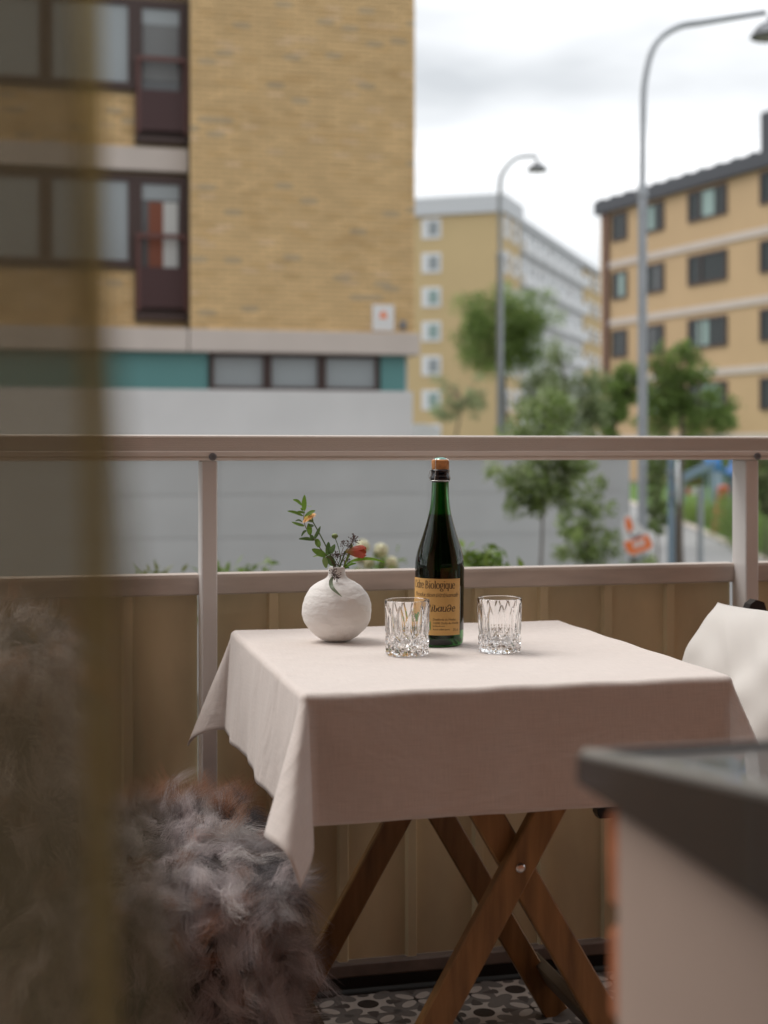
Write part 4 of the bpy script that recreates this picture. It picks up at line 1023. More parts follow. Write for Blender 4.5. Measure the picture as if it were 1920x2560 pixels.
# ------------------------------------------------------------------ vase
M['vase'] = mk('chalky_white_clay', (.80, .77, .74), .9, spec=.2, bump=(170, .7, .0024, (.6, .6, 1.2)), noise=(20, .03))
VX, VY = at(842, 2.49)
va = thing('vase', 'round white clay vase with a narrow neck on the tablecloth', 'vase', (VX, VY, TZ+.0012))
U_ = .1297e-3
hw = [(0, 150), (12, 190), (35, 232), (90, 312), (190, 398), (290, 450), (420, 468), (540, 452), (640, 412), (740, 340), (800, 262), (835, 190), (865, 145), (900, 120), (960, 112), (1010, 110)]
prof = []
for i in range(len(hw)-1):
    p0, p1, p2, p3_ = hw[max(i-1, 0)], hw[i], hw[i+1], hw[min(i+2, len(hw)-1)]
    for k in range(5):
        u = k/5; f = lambda j: .5*((2*p1[j])+(p2[j]-p0[j])*u+(2*p0[j]-5*p1[j]+4*p2[j]-p3_[j])*u*u+(3*p1[j]-p0[j]-3*p2[j]+p3_[j])*u**3)
        prof.append((f(1)*U_, f(0)*U_*.975))
rim = hw[-1]; prof += [(rim[1]*U_, rim[0]*U_*.975), (rim[1]*U_-.0015, rim[0]*U_*.975+.0012), (rim[1]*U_-.0035, rim[0]*U_*.975), (rim[1]*U_-.004, rim[0]*U_*.975-.03), (.002, rim[0]*U_*.975-.032)]
mb = MB(); mb.lathe(prof, 96)
rr = random.Random(2)
def vn_(x, y, z):
    a = math.atan2(y, x); return .0006*(math.sin(z*420+math.sin(a*3)*1.5)*.5 + math.sin(a*17+z*300)*.35 + math.sin(a*29-z*510+1)*.3 + math.sin(a*7+z*130)*.8)
mb.v = [(x*(1+vn_(x, y, z)/max(math.hypot(x, y), .02)), y*(1+vn_(x, y, z)/max(math.hypot(x, y), .02)), z) for x, y, z in mb.v]
mb.build('body', M['vase'], va, smooth=True)

# ------------------------------------------------------------------ flowers in the vase; drafted over the photograph's plane through the vase
DF = 2.49
def fp(x, y, dd=0.): return p3(700+x/5.397, 1210+y/5.397, DF+dd)
M['stem'] = mk('green_stem', (.11, .17, .045), .5); M['stem_b'] = mk('brown_stem', (.16, .10, .06), .6); M['seed'] = mk('seed_heads', (.115, .075, .065), .6)
M['lf'] = leafmat('fresh_leaf', (1, 1, 1), .4, .4)
M['aster_o'] = mk('orange_petal', (.92, .50, .16), .6); M['aster_y'] = mk('yellow_disc', (.85, .72, .22), .7)
M['budm'] = mk('green_bud', (.27, .34, .14), .6)
RT = Vector((CS, -SN, 0)); FW = Vector((SN, CS, 0)); UPV = Vector((0, 0, 1))
def spline(P, n=8):
    P = [Vector(p) for p in P]; S = []
    for i in range(len(P)-1):
        a, b, c, e_ = P[max(i-1, 0)], P[i], P[i+1], P[min(i+2, len(P)-1)]
        for k in range(n):
            u = k/n; S.append(.5*((2*b)+(c-a)*u+(2*a-5*b+4*c-e_)*u*u+(3*b-a-3*c+e_)*u**3))
    S.append(P[-1]); return S
def blade(path, width, col, root, name='leaf', face=None, fold=.25, n=7, twist=0):
    S = spline(path, n); N_ = len(S); vs = []; fs = []; face = Vector(face or (-FW + UPV*.35)).normalized()
    for i, p in enumerate(S):
        t = (S[min(i+1, N_-1)]-S[max(i-1, 0)]).normalized(); u = i/(N_-1); w_ = width*.5*(math.sin(math.pi*min(1, u*.96+.04))**.75)*(1-.25*u)
        f_ = Matrix.Rotation(twist*u, 3, t) @ face; s = t.cross(f_).normalized(); nn = s.cross(t)
        for q in (-1, -.5, 0, .5, 1): vs.append(p + s*w_*q + nn*(abs(q)*w_*fold))
    for i in range(N_-1):
        for k in range(4): fs.append((i*5+k, i*5+k+1, (i+1)*5+k+1, (i+1)*5+k))
    mb = MB(); mb.add(vs, fs, 0, col)
    o = mb.build(name, M['lf'], root, fix=False, colattr=True, smooth=True); o.data.transform(Matrix.Translation(-Vector(root.location))); return o
NECK = Vector((VX, VY, TZ+.0012+.080)); mouth = lambda dx, dy: Vector((VX, VY, TZ+.125)) + RT*dx + FW*dy
def stemtube(P, r0, r1, mat, root, name='stem'):
    S = spline(P, 7); n = len(S); return part(MB().tube(S, [r0+(r1-r0)*i/(n-1) for i in range(n)], 8), name, mat, root, smooth=60)
LG = (.15, .26, .05); LG2 = (.17, .31, .045); LD = (.10, .17, .055); LP = (.21, .30, .10); LGR = (.20, .24, .16)
px_ = 1/5.397/FPX*DF
# leafy branch
fb = thing('leafy_branch', 'tall leafy green branch leaning left in the white vase', 'branch', tuple(NECK))
stemtube([NECK, mouth(-.003, 0), fp(700, 1030), fp(620, 960), fp(530, 850), fp(440, 715), fp(355, 600), fp(322, 480), fp(326, 365)], .0011, .0006, M['stem_b'], fb)
rl_ = random.Random(4)
for (a, b, w_, c) in [((325, 362), (332, 145), 74, LG2), ((296, 288), (172, 212), 52, LG2), ((335, 388), (235, 368), 34, LG), ((305, 362), (262, 328), 26, LG), ((310, 432), (95, 365), 50, LG),
                      ((330, 452), (478, 358), 66, LG), ((330, 567), (155, 512), 52, LG), ((300, 512), (205, 502), 26, LD), ((405, 688), (388, 528), 74, LG2), ((358, 628), (288, 708), 38, LD),
                      ((462, 757), (250, 742), 52, LD), ((455, 740), (400, 690), 50, LD), ((528, 852), (478, 738), 78, LG), ((465, 737), (547, 568), 48, LD), ((622, 972), (428, 878), 92, LG),
                      ((612, 988), (440, 986), 36, LP), ((598, 985), (622, 1138), 78, LP), ((628, 978), (740, 1110), 120, LD), ((640, 962), (655, 778), 76, LD), ((664, 935), (742, 812), 76, LD), ((372, 296), (432, 298), 12, LP), ((455, 560), (385, 550), 40, LD)]:
    dz = rl_.uniform(-.012, .008); A_, B_ = fp(*a, 0), fp(*b, dz); mid = (A_+B_)/2 + UPV*rl_.uniform(-.001, .003) - FW*.002
    f = (-FW + UPV*rl_.uniform(.1, .9) + RT*rl_.uniform(-.4, .4)); blade([A_, mid, B_], w_*px_*1.12, c, fb, face=f, fold=rl_.uniform(.1, .4))
# aster
fa = thing('aster', 'pale orange aster flower on a straight green stem in the vase', 'flower', tuple(NECK))
stemtube([NECK, mouth(0, -.003), fp(665, 930), fp(560, 720), fp(450, 520), fp(440, 505)], .0012, .0010, M['stem'], fa)
ctr = fp(392, 455); axis_ = (-RT*.52 + UPV*.80 - FW*.22).normalized(); e1 = axis_.orthogonal().normalized(); e2 = axis_.cross(e1)
hd_ = part(MB().tube([fp(448, 515), fp(420, 488), ctr-axis_*.001], [.0012, .0045, .0075], 12), 'calyx', M['stem'], fa, smooth=50)
mb = MB(); ra = random.Random(3)
for ring, (nn_, r0, r1, lift) in enumerate(((30, .004, .0142, -.0006), (26, .004, .0128, .0008), (20, .003, .0105, .0022))):
    for k in range(nn_):
        a = 2*math.pi*(k+.5*ring)/nn_ + ra.uniform(-.05, .05); d_ = e1*math.cos(a)+e2*math.sin(a); s_ = axis_.cross(d_); L_ = r1*ra.uniform(.9, 1.07); w_ = .0013
        p0, p1, p2 = ctr+d_*r0+axis_*lift, ctr+d_*(L_*.7)+axis_*(lift+.0008), ctr+d_*L_+axis_*(lift-.0006+ra.uniform(-.0006, .001))
        mb.add([p0-s_*w_*.6, p0+s_*w_*.6, p1+s_*w_, p2+s_*w_*.5, p2-s_*w_*.5, p1-s_*w_], [(0, 1, 2, 5), (5, 2, 3, 4)])
part(mb, 'petals', M['aster_o'], fa)
mb = MB(); mb.lathe([(.0085, 0), (.0075, .0028), (.004, .0042), (.0002, .0046)], 20); mb.v = [tuple(ctr + e1*x + e2*y + axis_*(z+.001)) for x, y, z in mb.v]
for k in range(60):
    a, q = ra.uniform(0, 6.28), .0085*math.sqrt(ra.random()); p = ctr + e1*q*math.cos(a) + e2*q*math.sin(a) + axis_*.003
    mb.tube([p, p+axis_*.003+e1*ra.uniform(-.001, .001)], [.0007, .0004], 4)
part(mb, 'disc', M['aster_y'], fa)
# bud
fbud = thing('flower_bud', 'small round closed green bud on a thin stem in the vase', 'flower', tuple(NECK))
stemtube([NECK, mouth(.001, .002), fp(812, 1000), fp(795, 880), fp(760, 770), fp(742, 730)], .0008, .0007, M['stem'], fbud)
mb = MB(); b0 = fp(740, 740); mb.lathe([(.0008, 0), (.0032, .001), (.0050, .0040), (.0052, .0066), (.0042, .0085), (.0015, .0093), (.0002, .0094)], 20, tuple(b0))
part(mb, 'bud', M['budm'], fbud, smooth=60)
for k in range(9):
    a = k*.698; d_ = Vector((math.cos(a), math.sin(a), 0)); p = b0; blade([p+d_*.002, p+d_*.0055+UPV*.004, p+d_*.0040+UPV*.0085], .0032, (.20, .27, .09), fbud, 'bract', face=d_+UPV*.2, fold=.0)
# seed sprigs
def sprig(label, branches, clusters, seed):
    t = thing('seed_sprig', label, 'sprig', tuple(NECK), 0, 'seed sprigs in the vase'); r = random.Random(seed)
    for P in branches: stemtube([NECK if q is None else (fp(*q) if len(q) > 1 else mouth(*q)) for q in P], .0006, .0005, M['stem_b'], t)
    for (cx, cy, rd, n) in clusters:
        c = fp(cx, cy, r.uniform(-.008, .004)); mb = MB()
        for k in range(n):
            v_ = Vector((r.gauss(0, 1), r.gauss(0, .7), r.gauss(.35, 1))).normalized(); L_ = rd*px_*r.uniform(.55, 1.05); e_ = c+v_*L_
            mb.tube([c-v_*L_*.1, e_], .00028, 4); mb.tube([e_-v_*.0009, e_+v_*.0006, e_+v_*.0022], [.0003, .00095, .0003], 6)
        part(mb, 'seed_cluster', M['seed'], t)
sprig('brown seed sprig standing up beside the orange tulip-like bud', [[None, (820, 1150), (822, 975), (857, 850)], [(822, 975), (900, 880), (985, 785)]], [(985, 765, 85, 26), (1020, 770, 50, 12), (857, 812, 48, 16), (945, 865, 40, 12), (930, 800, 40, 10)], 5)
sprig('dense brown seed sprig behind the stems at the vase mouth', [[None, (800, 1150), (750, 1000)], [(790, 1120), (890, 980)], [(780, 1100), (745, 1080)]], [(745, 955, 60, 24), (780, 985, 45, 14), (890, 950, 45, 14), (905, 1040, 45, 12), (745, 1090, 50, 16), (720, 1000, 40, 12), (860, 1090, 40, 10)], 6)
sp = thing('seed_sprig', 'seed sprig with a grey-green leaf hanging over the vase lip', 'sprig', tuple(NECK))
stemtube([NECK, (mouth(-.006, -.006)), fp(730, 1190, -.022), fp(735, 1235, -.03)], .0006, .0005, M['stem_b'], sp)
r = random.Random(8)
for (cx, cy, rd, n) in ((745, 1225, 70, 20), (725, 1165, 50, 12), (765, 1260, 45, 10), (700, 1200, 40, 8)):
    c = fp(cx, cy, -.03); mb = MB()
    for k in range(n):
        v_ = Vector((r.gauss(0, 1), r.gauss(-.3, .5), r.gauss(-.1, 1))).normalized(); L_ = rd*px_*r.uniform(.55, 1.05); e_ = c+v_*L_
        mb.tube([c-v_*L_*.1, e_], .00028, 4); mb.tube([e_-v_*.0009, e_+v_*.0006, e_+v_*.0022], [.0003, .00095, .0003], 6)
    part(mb, 'seed_cluster', M['seed'], sp)
blade([fp(712, 1250, -.030), fp(684, 1330, -.042), fp(716, 1410, -.056), fp(838, 1522, -.064)], 66*px_, LGR, sp, face=(-FW+RT*.5), fold=.2, twist=.9)
# coral flower with long leaf
ft = thing('coral_flower', 'coral red half-open flower with a long green leaf leaning right in the vase', 'flower', tuple(NECK))
stemtube([NECK, mouth(.004, -.002), fp(842, 1020), fp(878, 925), fp(900, 915)], .0016, .0013, M['stem'], ft)
A_, B_ = fp(885, 908), fp(1165, 915); axf = (B_-A_).normalized(); Lf = (B_-A_).length; g1 = UPV - axf*axf.dot(UPV); g1.normalize(); g2 = axf.cross(g1)
for layer, (n6, rs, cs_) in enumerate(((3, 1.0, (.62, .13, .075)), (3, .86, (.55, .12, .05)))):
    for k in range(n6):
        a0 = 2*math.pi*(k+.5*layer)/n6+.3; mb = MB(); vs = []; fs = []; nu, nv = 12, 7; cc = []
        for i in range(nu):
            u = i/(nu-1); rad = (.0022 + .0092*math.sin(min(1, u*1.12)*math.pi*.62)**1.2)*rs; hwid = 1.12*math.sin(math.pi*min(1, .18+u*.70))**.6*(1 if u < .8 else 1-.75*(u-.8)/.2)
            for j in range(nv):
                q = a0 + hwid*(j/(nv-1)-.5)*2*.95; rdd = rad*(1-(.35*(u-.85)/.15 if u > .85 else 0)) + .0006*math.sin(j*2.1+k); vs.append(A_ + axf*Lf*u*(1-.03*layer*0) + (g1*math.cos(q)+g2*math.sin(q))*rdd)
                mixg = max(0, 1-u*2.1); cc.append(tuple(cs_[z]*(1-mixg)+(.42, .38, .13)[z]*mixg for z in range(3)))
        for i in range(nu-1):
            for j in range(nv-1): fs.append((i*nv+j, i*nv+j+1, (i+1)*nv+j+1, (i+1)*nv+j))
        mb.add(vs, fs); mb.c = cc; o = mb.build('petal', M['lf'], ft, fix=False, colattr=True, smooth=True); o.data.transform(Matrix.Translation(-NECK))
blade([mouth(.008, -.004), fp(950, 1060), fp(1060, 1022), fp(1170, 1012), fp(1290, 1022), fp(1422, 1062)], 62*px_, (.22, .42, .05), ft, face=(-FW*.6+UPV), fold=.3, twist=.7)
blade([mouth(.009, -.004), fp(930, 1090), fp(1030, 1072)], 50*px_, (.18, .36, .05), ft, face=(-FW+UPV*.4), fold=.2)
blade([mouth(.004, -.008), fp(900, 1128), fp(938, 1140)], 36*px_, LD, ft, face=(-FW+UPV*.8), fold=.2)
blade([mouth(.010, -.002), fp(960, 870), fp(955, 795)], 40*px_, (.22, .32, .05), ft, face=(-FW), fold=.2)

# ------------------------------------------------------------------ cider bottle
def glassmat(name, col, rough=.0, ior=1.5):
    m = mk(name, col, rough, trans=1, ior=ior, spec=.5); return m
M['bglass'] = glassmat('dark_green_glass', (.05, .24, .05))
M['cider'] = mk('cider', (.20, .12, .02), .0, trans=1, ior=1.33)
M['cork'] = mk('cork', (.52, .235, .09), .85, noise=(140, .45, 6), bump=(260, .5, .001))
M['collar'] = mk('black_bottle_collar', (.006, .005, .008), .12, spec=.7)
M['wire'] = mk('twisted_wire', (.75, .74, .72), .25, metal=1)
M['capg'] = mk('green_cap_plate', (.16, .36, .30), .3, metal=.7)
M['label_o'] = mk('ochre_label_paper', (.66, .385, .125), .6, noise=(30, .03))
M['ink'] = mk('dark_brown_ink', (.045, .025, .015), .6); M['greenink'] = mk('green_ink', (.10, .26, .07), .6)
BX, BY = at(1097.5, 2.447); BZ = TZ+.0012
bo = thing('cider_bottle', 'dark green glass cider bottle with ochre label and wired cork', 'bottle', (BX, BY, BZ), -YAW)
bo.rotation_euler = (0, R(.45), -YAW)
SU = .1659e-3
def bz(y): return (2005-y)*SU
outer = [(2005, 190), (2003, 222), (1995, 238), (1975, 247), (1940, 252), (1850, 254), (1300, 255), (1200, 255), (1130, 250), (1060, 236), (980, 212), (900, 186), (820, 161), (740, 138), (660, 118), (580, 104), (500, 95), (400, 90), (318, 88), (210, 87)]
po = spline([(r_*SU, 0, bz(y)) for y, r_ in outer], 4); po = [(p.x, p.z) for p in po]
inner = [(max(r_-.0042, .004), z) for r_, z in po if z > .012]
punt = [(.002, .022), (.016, .019), (.026, .012), (.0300, .008)]
body = [(.0005, .0175), (.014, .015), (.024, .006), (.0300, .0008)] + po + [(po[-1][0]-.004, po[-1][1]+.0005)] + inner[::-1] + [(inner[0][0]*.85, .016), (.026, .0165), (.016, .023), (.0005, .026)]
bb = MB().lathe(body, 64).build('glass_body', M['bglass'], bo, smooth=True); autosmooth(bb, 50)
zl = bz(665); liq = [(.0005, .0263), (.016, .0233), (.026, .0168)] + [(r_-.0042+.0002, z) for r_, z in po if .0165 < z < zl]; liq += [(liq[-1][0], zl), (.0005, zl-.0004)]
MB().lathe(liq, 48).build('cider', M['cider'], bo, smooth=True)
autosmooth(MB().lathe([(86*SU, bz(330)), (90*SU, bz(322)), (101*SU, bz(312)), (107*SU, bz(292)), (104*SU, bz(272)), (95*SU, bz(262)), (91*SU, bz(245)), (91*SU, bz(226)), (97*SU, bz(220)), (98*SU, bz(205)), (92*SU, bz(199)), (60*SU, bz(199))], 48).build('collar', M['collar'], bo), 40)
autosmooth(MB().lathe([(80*SU, bz(206)), (84*SU, bz(195)), (90*SU, bz(170)), (93*SU, bz(120)), (91*SU, bz(104)), (80*SU, bz(96)), (2*SU, bz(94))], 40).build('cork', M['cork'], bo), 40)
cp = autosmooth(MB().lathe([(72*SU, bz(98)), (74*SU, bz(93)), (68*SU, bz(88)), (60*SU, bz(80)), (30*SU, bz(72)), (2*SU, bz(70))], 40).build('cap_plate', M['capg'], bo), 40)
MB().lathe([(72*SU, bz(95)), (75.5*SU, bz(92.5)), (72*SU, bz(89))], 40).build('rim', M['wire'], cp)
wr = MB()
ring = [(110*SU*math.cos(a), 110*SU*math.sin(a), bz(313)) for a in [2*math.pi*k/40 for k in range(41)]]
wr.tube(ring, .0006, 6, cap=False)
for a in (-50, 40, 130, 220):
    a = R(a-90+18); q = [(62, 84), (90, 98), (96, 118), (97, 190), (100, 225), (104, 262), (110, 300), (110, 313)]
    for s_ in (0, 1):
        pts = []
        S = spline([(r_*SU, 0, bz(y)) for r_, y in q], 10)
        for i, p in enumerate(S):
            w_ = .00042; ph = i*.55 + s_*math.pi; tx = math.cos(ph)*w_; tw = math.sin(ph)*w_
            r_ = p.x+.0006+tw; pts.append((r_*math.cos(a)-tx*math.sin(a), r_*math.sin(a)+tx*math.cos(a), p.z))
        wr.tube(pts, .00038, 5)
wb = wr.build('wire_cage', M['wire'], bo, smooth=True)
# wire loop handle on the left
S = spline([(-106*SU, -.004, bz(300)), (-118*SU, -.003, bz(270)), (-112*SU, -.002, bz(225)), (-100*SU, -.002, bz(205)), (-96*SU, .003, bz(225)), (-108*SU, .004, bz(290))], 6)
MB().tube(S, .0005, 6).build('wire_loop', M['wire'], bo, smooth=True)
# label wrapped round the cylinder; local angle 0 faces the viewer, positive to the right
RBt = 255*SU+.00025
def wrap(a, z, lift=0): r_ = RBt+lift; return (r_*math.sin(a), -r_*math.cos(a), z)
LZ0, LZ1, LA0, LA1 = bz(1886), bz(1310), R(-98), R(52.5)
n = 48; vs = [wrap(LA0+(LA1-LA0)*i/n, z) for z in np.linspace(LZ0, LZ1, 4) for i in range(n+1)]
lb = MB().add(vs, [(j*(n+1)+i, j*(n+1)+i+1, (j+1)*(n+1)+i+1, (j+1)*(n+1)+i) for j in range(3) for i in range(n)]).build('label', M['label_o'], bo, fix=False, smooth=True)
# --- lettering drawn with pen strokes
def arc(cx, cy, rx, ry, a0, a1, n=14): return [(cx+rx*math.cos(R(a0+(a1-a0)*k/n)), cy+ry*math.sin(R(a0+(a1-a0)*k/n))) for k in range(n+1)]
def ser(x, y, w_=.16): return [(x-w_, y), (x+w_, y)]
GL_ = {
 'C': (1.1, [arc(.58, .72, .52, .74, 48, 312), [(.93, 1.27), (.93, .98)]]), 'B': (1.05, [[(.2, 0), (.2, 1.45)], arc(.2, 1.09, .55, .36, 90, -90), arc(.2, .37, .68, .37, 90, -90), ser(.2, 0), ser(.2, 1.45)]),
 'i': (.46, [[(.22, 0), (.22, 1)], [(.22, 1.3), (.22, 1.45)], ser(.22, 0), [(.05, 1), (.22, 1)]]), 'l': (.46, [[(.22, 0), (.22, 1.5)], ser(.22, 0), [(.05, 1.5), (.22, 1.5)]]),
 'd': (.92, [arc(.42, .5, .34, .51, 20, 340), [(.74, 0), (.74, 1.5)], [(.58, 1.5), (.74, 1.5)], [(.74, 0), (.9, 0)]]), 'r': (.66, [[(.22, 0), (.22, 1)], arc(.48, .62, .27, .36, 165, 50), ser(.22, 0), [(.05, 1), (.22, 1)]]),
 'e': (.82, [[(.1, .55), (.70, .55)], arc(.4, .5, .33, .51, 8, 318)]), 'o': (.94, [arc(.45, .5, .37, .51, 0, 360, 20)]), 'g': (.86, [arc(.4, .66, .29, .34, 0, 360, 18), arc(.42, -.28, .36, .22, 0, 360, 18), [(.22, .38), (.16, .2), (.30, .05), (.6, -.06)], [(.62, .92), (.84, 1)]]),
 'q': (.92, [arc(.42, .5, .34, .51, 20, 340), [(.74, 1), (.74, -.45)], ser(.74, -.45)]), 'u': (.96, [[(.2, 1), (.2, .3)], arc(.44, .28, .24, .28, 180, 330), [(.76, 1), (.76, 0)], [(.04, 1), (.2, 1)], [(.6, 1), (.76, 1)], [(.76, 0), (.92, 0)]]),
 'P': (.95, [[(.3, 0), (.3, 1.4)], arc(.3, 1.02, .58, .40, 110, -90), arc(.2, 1.0, .42, .5, 200, 80)]), 'A': (1.25, [[(.2, 0), (.45, .4), (.95, 1.45), (.98, 0)], [(.35, .5), (1.0, .5)], arc(.3, .7, .38, .5, 60, 270), [(.2, 0), (-.05, -.05)]]),
 'c': (.72, [arc(.4, .5, .33, .51, 45, 315)]), 't': (.6, [[(.3, 1.4), (.3, .2)], arc(.47, .2, .17, .2, 180, 320), [(.06, 1), (.55, 1)]]), 'n': (.96, [[(.2, 0), (.2, 1)], arc(.47, .62, .27, .38, 170, 0), [(.74, .62), (.74, 0)]]),
 's': (.66, [arc(.33, .75, .22, .25, 40, 270, 10) + arc(.33, .25, .25, .25, 90, -140, 10)]), 'a': (.86, [arc(.4, .5, .32, .5, 20, 340), [(.72, 1), (.72, .15), (.86, 0)]]),
 'R': (1.35, [[(.35, -.05), (.45, 1.0), (.5, 1.45)], arc(.55, 1.15, .5, .42, 160, -70), [(.7, .75), (.95, .3), (1.25, 0)], arc(.25, 1.0, .32, .5, 250, 60)]), 'b': (.85, [[(.12, 1.35), (.2, .35)], arc(.42, .34, .27, .36, 175, 420), [(.58, .66), (.82, .7)]]),
 'D': (1.05, [arc(.42, .36, .33, .36, 0, 360, 16), [(.75, .36), (.80, .75), (.74, 1.15), (.50, 1.42), (.2, 1.38), (.06, 1.12), (.2, .95)]]),
 ' ': (.42, [])}
def pen(text, a_l, a_r, zbase, xh, thick, thin, slant=0, name='lettering', link_=False, mat='ink'):
    tot = sum(GL_[c][0] for c in text); arcw = (a_r-a_l)*RBt; sx = arcw/tot; x = 0; mb = MB()
    for c in text:
        wdt, strokes = GL_[c]
        for S in strokes:
            if len(S) < 2: continue
            P = [((x+p[0])*sx + slant*p[1]*xh, p[1]*xh) for p in S]
            if len(P) == 2: P = [P[0], ((P[0][0]+P[1][0])/2, (P[0][1]+P[1][1])/2), P[1]]
            prev = None
            for i, (qx, qy) in enumerate(P):
                ax, ay = P[max(i-1, 0)]; cx, cy = P[min(i+1, len(P)-1)]; tx, ty = cx-ax, cy-ay; L_ = math.hypot(tx, ty) or 1; tx /= L_; ty /= L_
                w_ = (thin+(thick-thin)*abs(ty)**1.3)/2; A1, B1 = (qx-ty*w_, qy+tx*w_), (qx+ty*w_, qy-tx*w_)
                if prev: mb.add([wrap(a_l+q[0]/RBt, zbase+q[1], .0002) for q in (prev[0], prev[1], B1, A1)], [(0, 1, 2, 3)])
                prev = (A1, B1)
        x += wdt
    return mb.build(name, M[mat], lb, fix=False)
zy = lambda y: bz(1310 + (y-190)*4.1475/10.37)             # rows of the enlarged label view
pen('Cidre Biologique', R(-77), R(36), zy(440), 132/10.37*4.1475*SU, .0014, .0006)
pen('Production Artisanale', R(-72), R(44), zy(650), 66/10.37*4.1475*SU, .00085, .00035, slant=.55)
pen('la RibauDe'.replace('la ', ''), R(-38), R(36), zy(1022), 118/10.37*4.1475*SU, .0017, .0009, slant=.2)
def typed(txt, a_l, zbase, size):
    cu_ = bpy.data.curves.new('typed', 'FONT'); cu_.body = txt; cu_.size = size; cu_.resolution_u = 2
    to = bpy.data.objects.new('typed', cu_); COL.objects.link(to); dg = bpy.context.evaluated_depsgraph_get(); me = bpy.data.meshes.new_from_object(to.evaluated_get(dg))
    bpy.data.objects.remove(to); bpy.data.curves.remove(cu_)
    for v_ in me.vertices: v_.co = wrap(a_l + v_.co.x*.92/RBt, zbase+v_.co.y, .0002)
    me.materials.clear(); me.materials.append(M['ink']); return link('small_print', me, lb)
k_ = 4.1475/10.37*SU
typed('Distillerie du Houley', R(-17), zy(1255), 62*k_*1.3); typed('14590 Ouilly du Houley', R(-17), zy(1345), 62*k_*1.3)
typed('laribaude.com', R(-17), zy(1412), 46*k_*1.3); typed('Aucun sulfite ajouté', R(-17), zy(1500), 46*k_*1.3); typed('75 cl', R(31), zy(1530), 80*k_*1.2)
for (a0, a1, y0, y1) in ((-46, -22, 1495, 1285), (-66, -52, 1420, 1200)):
    m_ = 8; vs = [wrap(R(a0+(a1-a0)*i/m_), zy(y_), .0002) for y_ in (y0, y1) for i in range(m_+1)]
    MB().add(vs, [(i, i+1, m_+2+i, m_+1+i) for i in range(m_)]).build('green_mark', M['greenink'], lb, fix=False)

# ------------------------------------------------------------------ cut crystal tumblers
M['crystal'] = glassmat('clear_crystal', (1, 1, 1), 0, 1.54)
def tumbler_mesh():
    H, R0, R1 = .0890, .0355, .0369; NA, NZ = 240, 96; Vv = []; Ff = []
    def outer_r(a, z):
        u = z/H; r_ = R0+(R1-R0)*u; nF = 12
        ph = (a*nF/(2*math.pi)) % 1.0 - .5
        dep = 0
        # long pointed flutes on the upper wall, alternating height
        kf = int(math.floor(a*nF/(2*math.pi))) % 2; zt_, zl_ = (.082, .030) if kf else (.078, .022)
        if zl_ < z < zt_:
            s = (z-zl_)/(zt_-zl_); wv = .46*math.sin(math.pi*min(1, .12+.88*s)**.8)**.8 if s < 1 else 0
            if wv > .02 and abs(ph) < wv: dep = max(dep, .0021*(1-(ph/wv)**2))
        # diamond cuts round the base
        if z < .040:
            na = 12; e = .5*(1-max(0, (z-.030)/.010)); 
            for sg_ in (1, -1):
                q = (a*na/(2*math.pi) + sg_*z/.0215) % 1.0; q = abs(q-.5); dep = max(dep, .0030*max(0, 1-q/.34)*max(0, min(1, e*2)))
        if z < .0015: dep += .0006
        return r_-dep
    prof_z = np.concatenate([np.linspace(.0006, .042, 52), np.linspace(.042, H-.0010, 46)[1:]])
    for z in prof_z:
        for k in range(NA): a = 2*math.pi*k/NA; r_ = outer_r(a, z); Vv.append((r_*math.cos(a), r_*math.sin(a), z))
    rims = [(R1-.0001, H-.0005), (R1-.0006, H), (R1-.0014, H), (R1-.0019, H-.0006)]
    ins = rims + [(R1-.0026, H-.006), (R1-.0062, .06), (R1-.0102, .03), (R1-.0117, .020), (R1-.0140, .0160), (R1-.019, .0145), (.004, .0135)]
    for r_, z in ins:
        for k in range(NA): a = 2*math.pi*k/NA; Vv.append((r_*math.cos(a), r_*math.sin(a), z))
    L_ = len(prof_z)+len(ins)
    for i in range(L_-1):
        for k in range(NA): Ff.append((i*NA+k, i*NA+(k+1) % NA, (i+1)*NA+(k+1) % NA, (i+1)*NA+k))
    c0_ = len(Vv); Vv.append((0, 0, .0135)); Vv.append((0, 0, .0012))
    for k in range(NA): Ff.append(((L_-1)*NA+k, (L_-1)*NA+(k+1) % NA, c0_)); Ff.append(((k+1) % NA, k, c0_+1))
    return MB().add(Vv, Ff)
g0 = thing('crystal_tumbler', 'cut crystal tumbler standing between the vase and the bottle', 'glass', (*at(1018, 2.322), TZ+.0012), .2, 'crystal tumblers')
gl = tumbler_mesh().build('cut_glass', M['crystal'], g0); autosmooth(gl, 24)
g1_ = copy_tree(g0); g1_.location = (*at(1249, 2.352), TZ+.0012); g1_.rotation_euler = (0, 0, .55)
g1_['label'] = 'cut crystal tumbler standing alone right of the cider bottle'

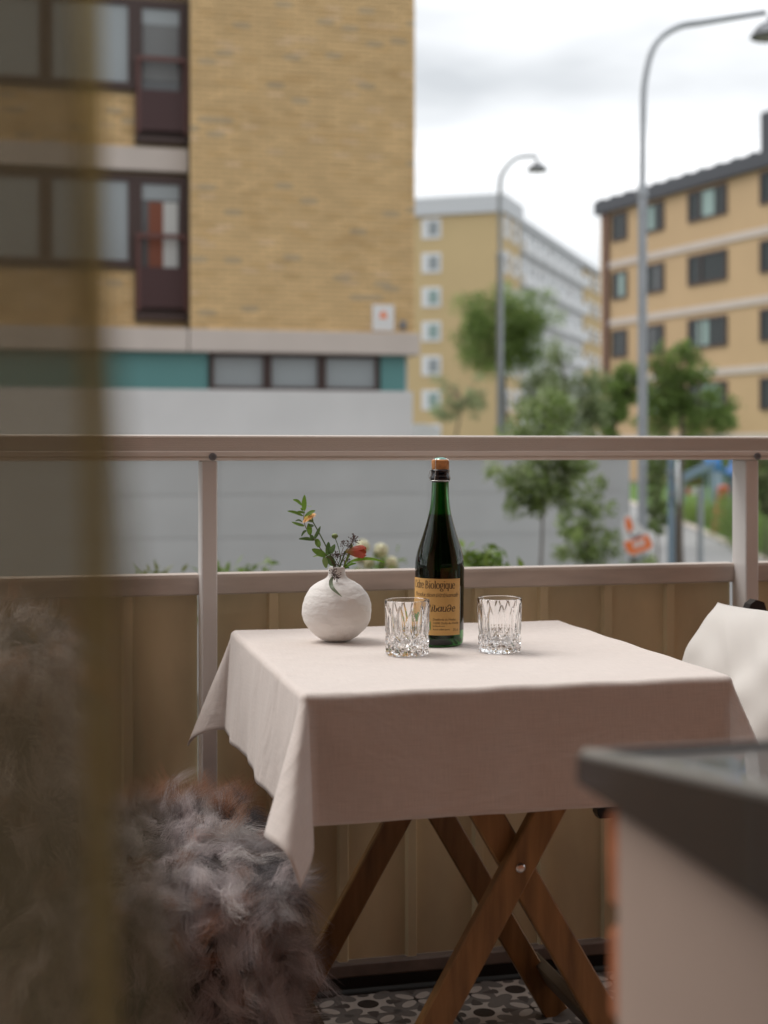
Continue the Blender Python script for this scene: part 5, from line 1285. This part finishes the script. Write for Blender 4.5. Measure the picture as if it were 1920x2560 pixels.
# ------------------------------------------------------------------ sheer curtain in the doorway
def sheer(name, col, opac, tint):
    m = bpy.data.materials.new(name); t, b = nodes(m); N, L = t.nodes, t.links
    b.inputs['Base Color'].default_value = (*col, 1); b.inputs['Roughness'].default_value = .9; b.inputs['Specular IOR Level'].default_value = .1
    tl = N.new('ShaderNodeBsdfTranslucent'); tl.inputs[0].default_value = (*col, 1); tp = N.new('ShaderNodeBsdfTransparent'); tp.inputs[0].default_value = (*tint, 1)
    a = N.new('ShaderNodeMixShader'); a.inputs[0].default_value = .5; L.new(b.outputs[0], a.inputs[1]); L.new(tl.outputs[0], a.inputs[2])
    c = N.new('ShaderNodeMixShader'); c.inputs[0].default_value = opac; L.new(tp.outputs[0], c.inputs[1]); L.new(a.outputs[0], c.inputs[2]); L.new(c.outputs[0], N['Material Output'].inputs[0])
    return m
M['sheer'] = sheer('brown_sheer_fabric', (.27, .22, .145), .41, (1, .97, .92)); M['hem'] = sheer('olive_hem', (.55, .40, .13), .55, (1, .95, .85))
ct = thing('curtain', 'sheer brown curtain hanging at the left side of the doorway', 'curtain', (-.1, .72, 0))
def curtain_row(z):
    k = (1.257-z)/.425; k2 = max(-.4, min(1.8, (1.196-z)/.286))
    e_ = .0275 + .007*max(-.5, min(2, k)); bul = .012 + .029*k2
    P = [(e_, .600), (e_-.025, .604), (e_-.052, .598), (e_-.060, .57), (e_-.048, .53), (bul-.022, .47), (bul-.003, .42), (bul, .40), (bul-.004, .38), (bul-.03, .36), (-.08, .37), (-.105, .43), (-.10, .56), (-.12, .64), (-.16, .66), (-.20, .60), (-.21, .50), (-.26, .46), (-.30, .50), (-.31, .58), (-.36, .63), (-.42, .58), (-.45, .50)]
    return spline([(a, b, z) for a, b in P], 5)
zs_ = np.linspace(.012, 2.44, 30); rowsC = [curtain_row(z) for z in zs_]; nC = len(rowsC[0])
vs = [tuple(p) for r_ in rowsC for p in r_]; fs = [(j*nC+i, j*nC+i+1, (j+1)*nC+i+1, (j+1)*nC+i) for j in range(len(zs_)-1) for i in range(nC-1)]
o = MB().add(vs, fs).build('fabric', M['sheer'], ct, fix=False, smooth=True); o.data.transform(Matrix.Translation((.1, -.72, 0)))
hv = []
for r_ in rowsC: hv += [(r_[0].x+.0006, r_[0].y-.003, r_[0].z), (r_[0].x-.006, r_[0].y-.0035, r_[0].z), (r_[0].x-.0125, r_[0].y-.003, r_[0].z)]
fs = [(j*3+i, j*3+i+1, (j+1)*3+i+1, (j+1)*3+i) for j in range(len(zs_)-1) for i in range(2)]
o = MB().add(hv, fs).build('hem', M['hem'], ct, fix=False, smooth=True); o.data.transform(Matrix.Translation((.1, -.72, 0)))
part(MB().tube([(-.9, .60, 2.46), (.5, .60, 2.46)], .012, 12), 'rail', M['alu_post'], ct)
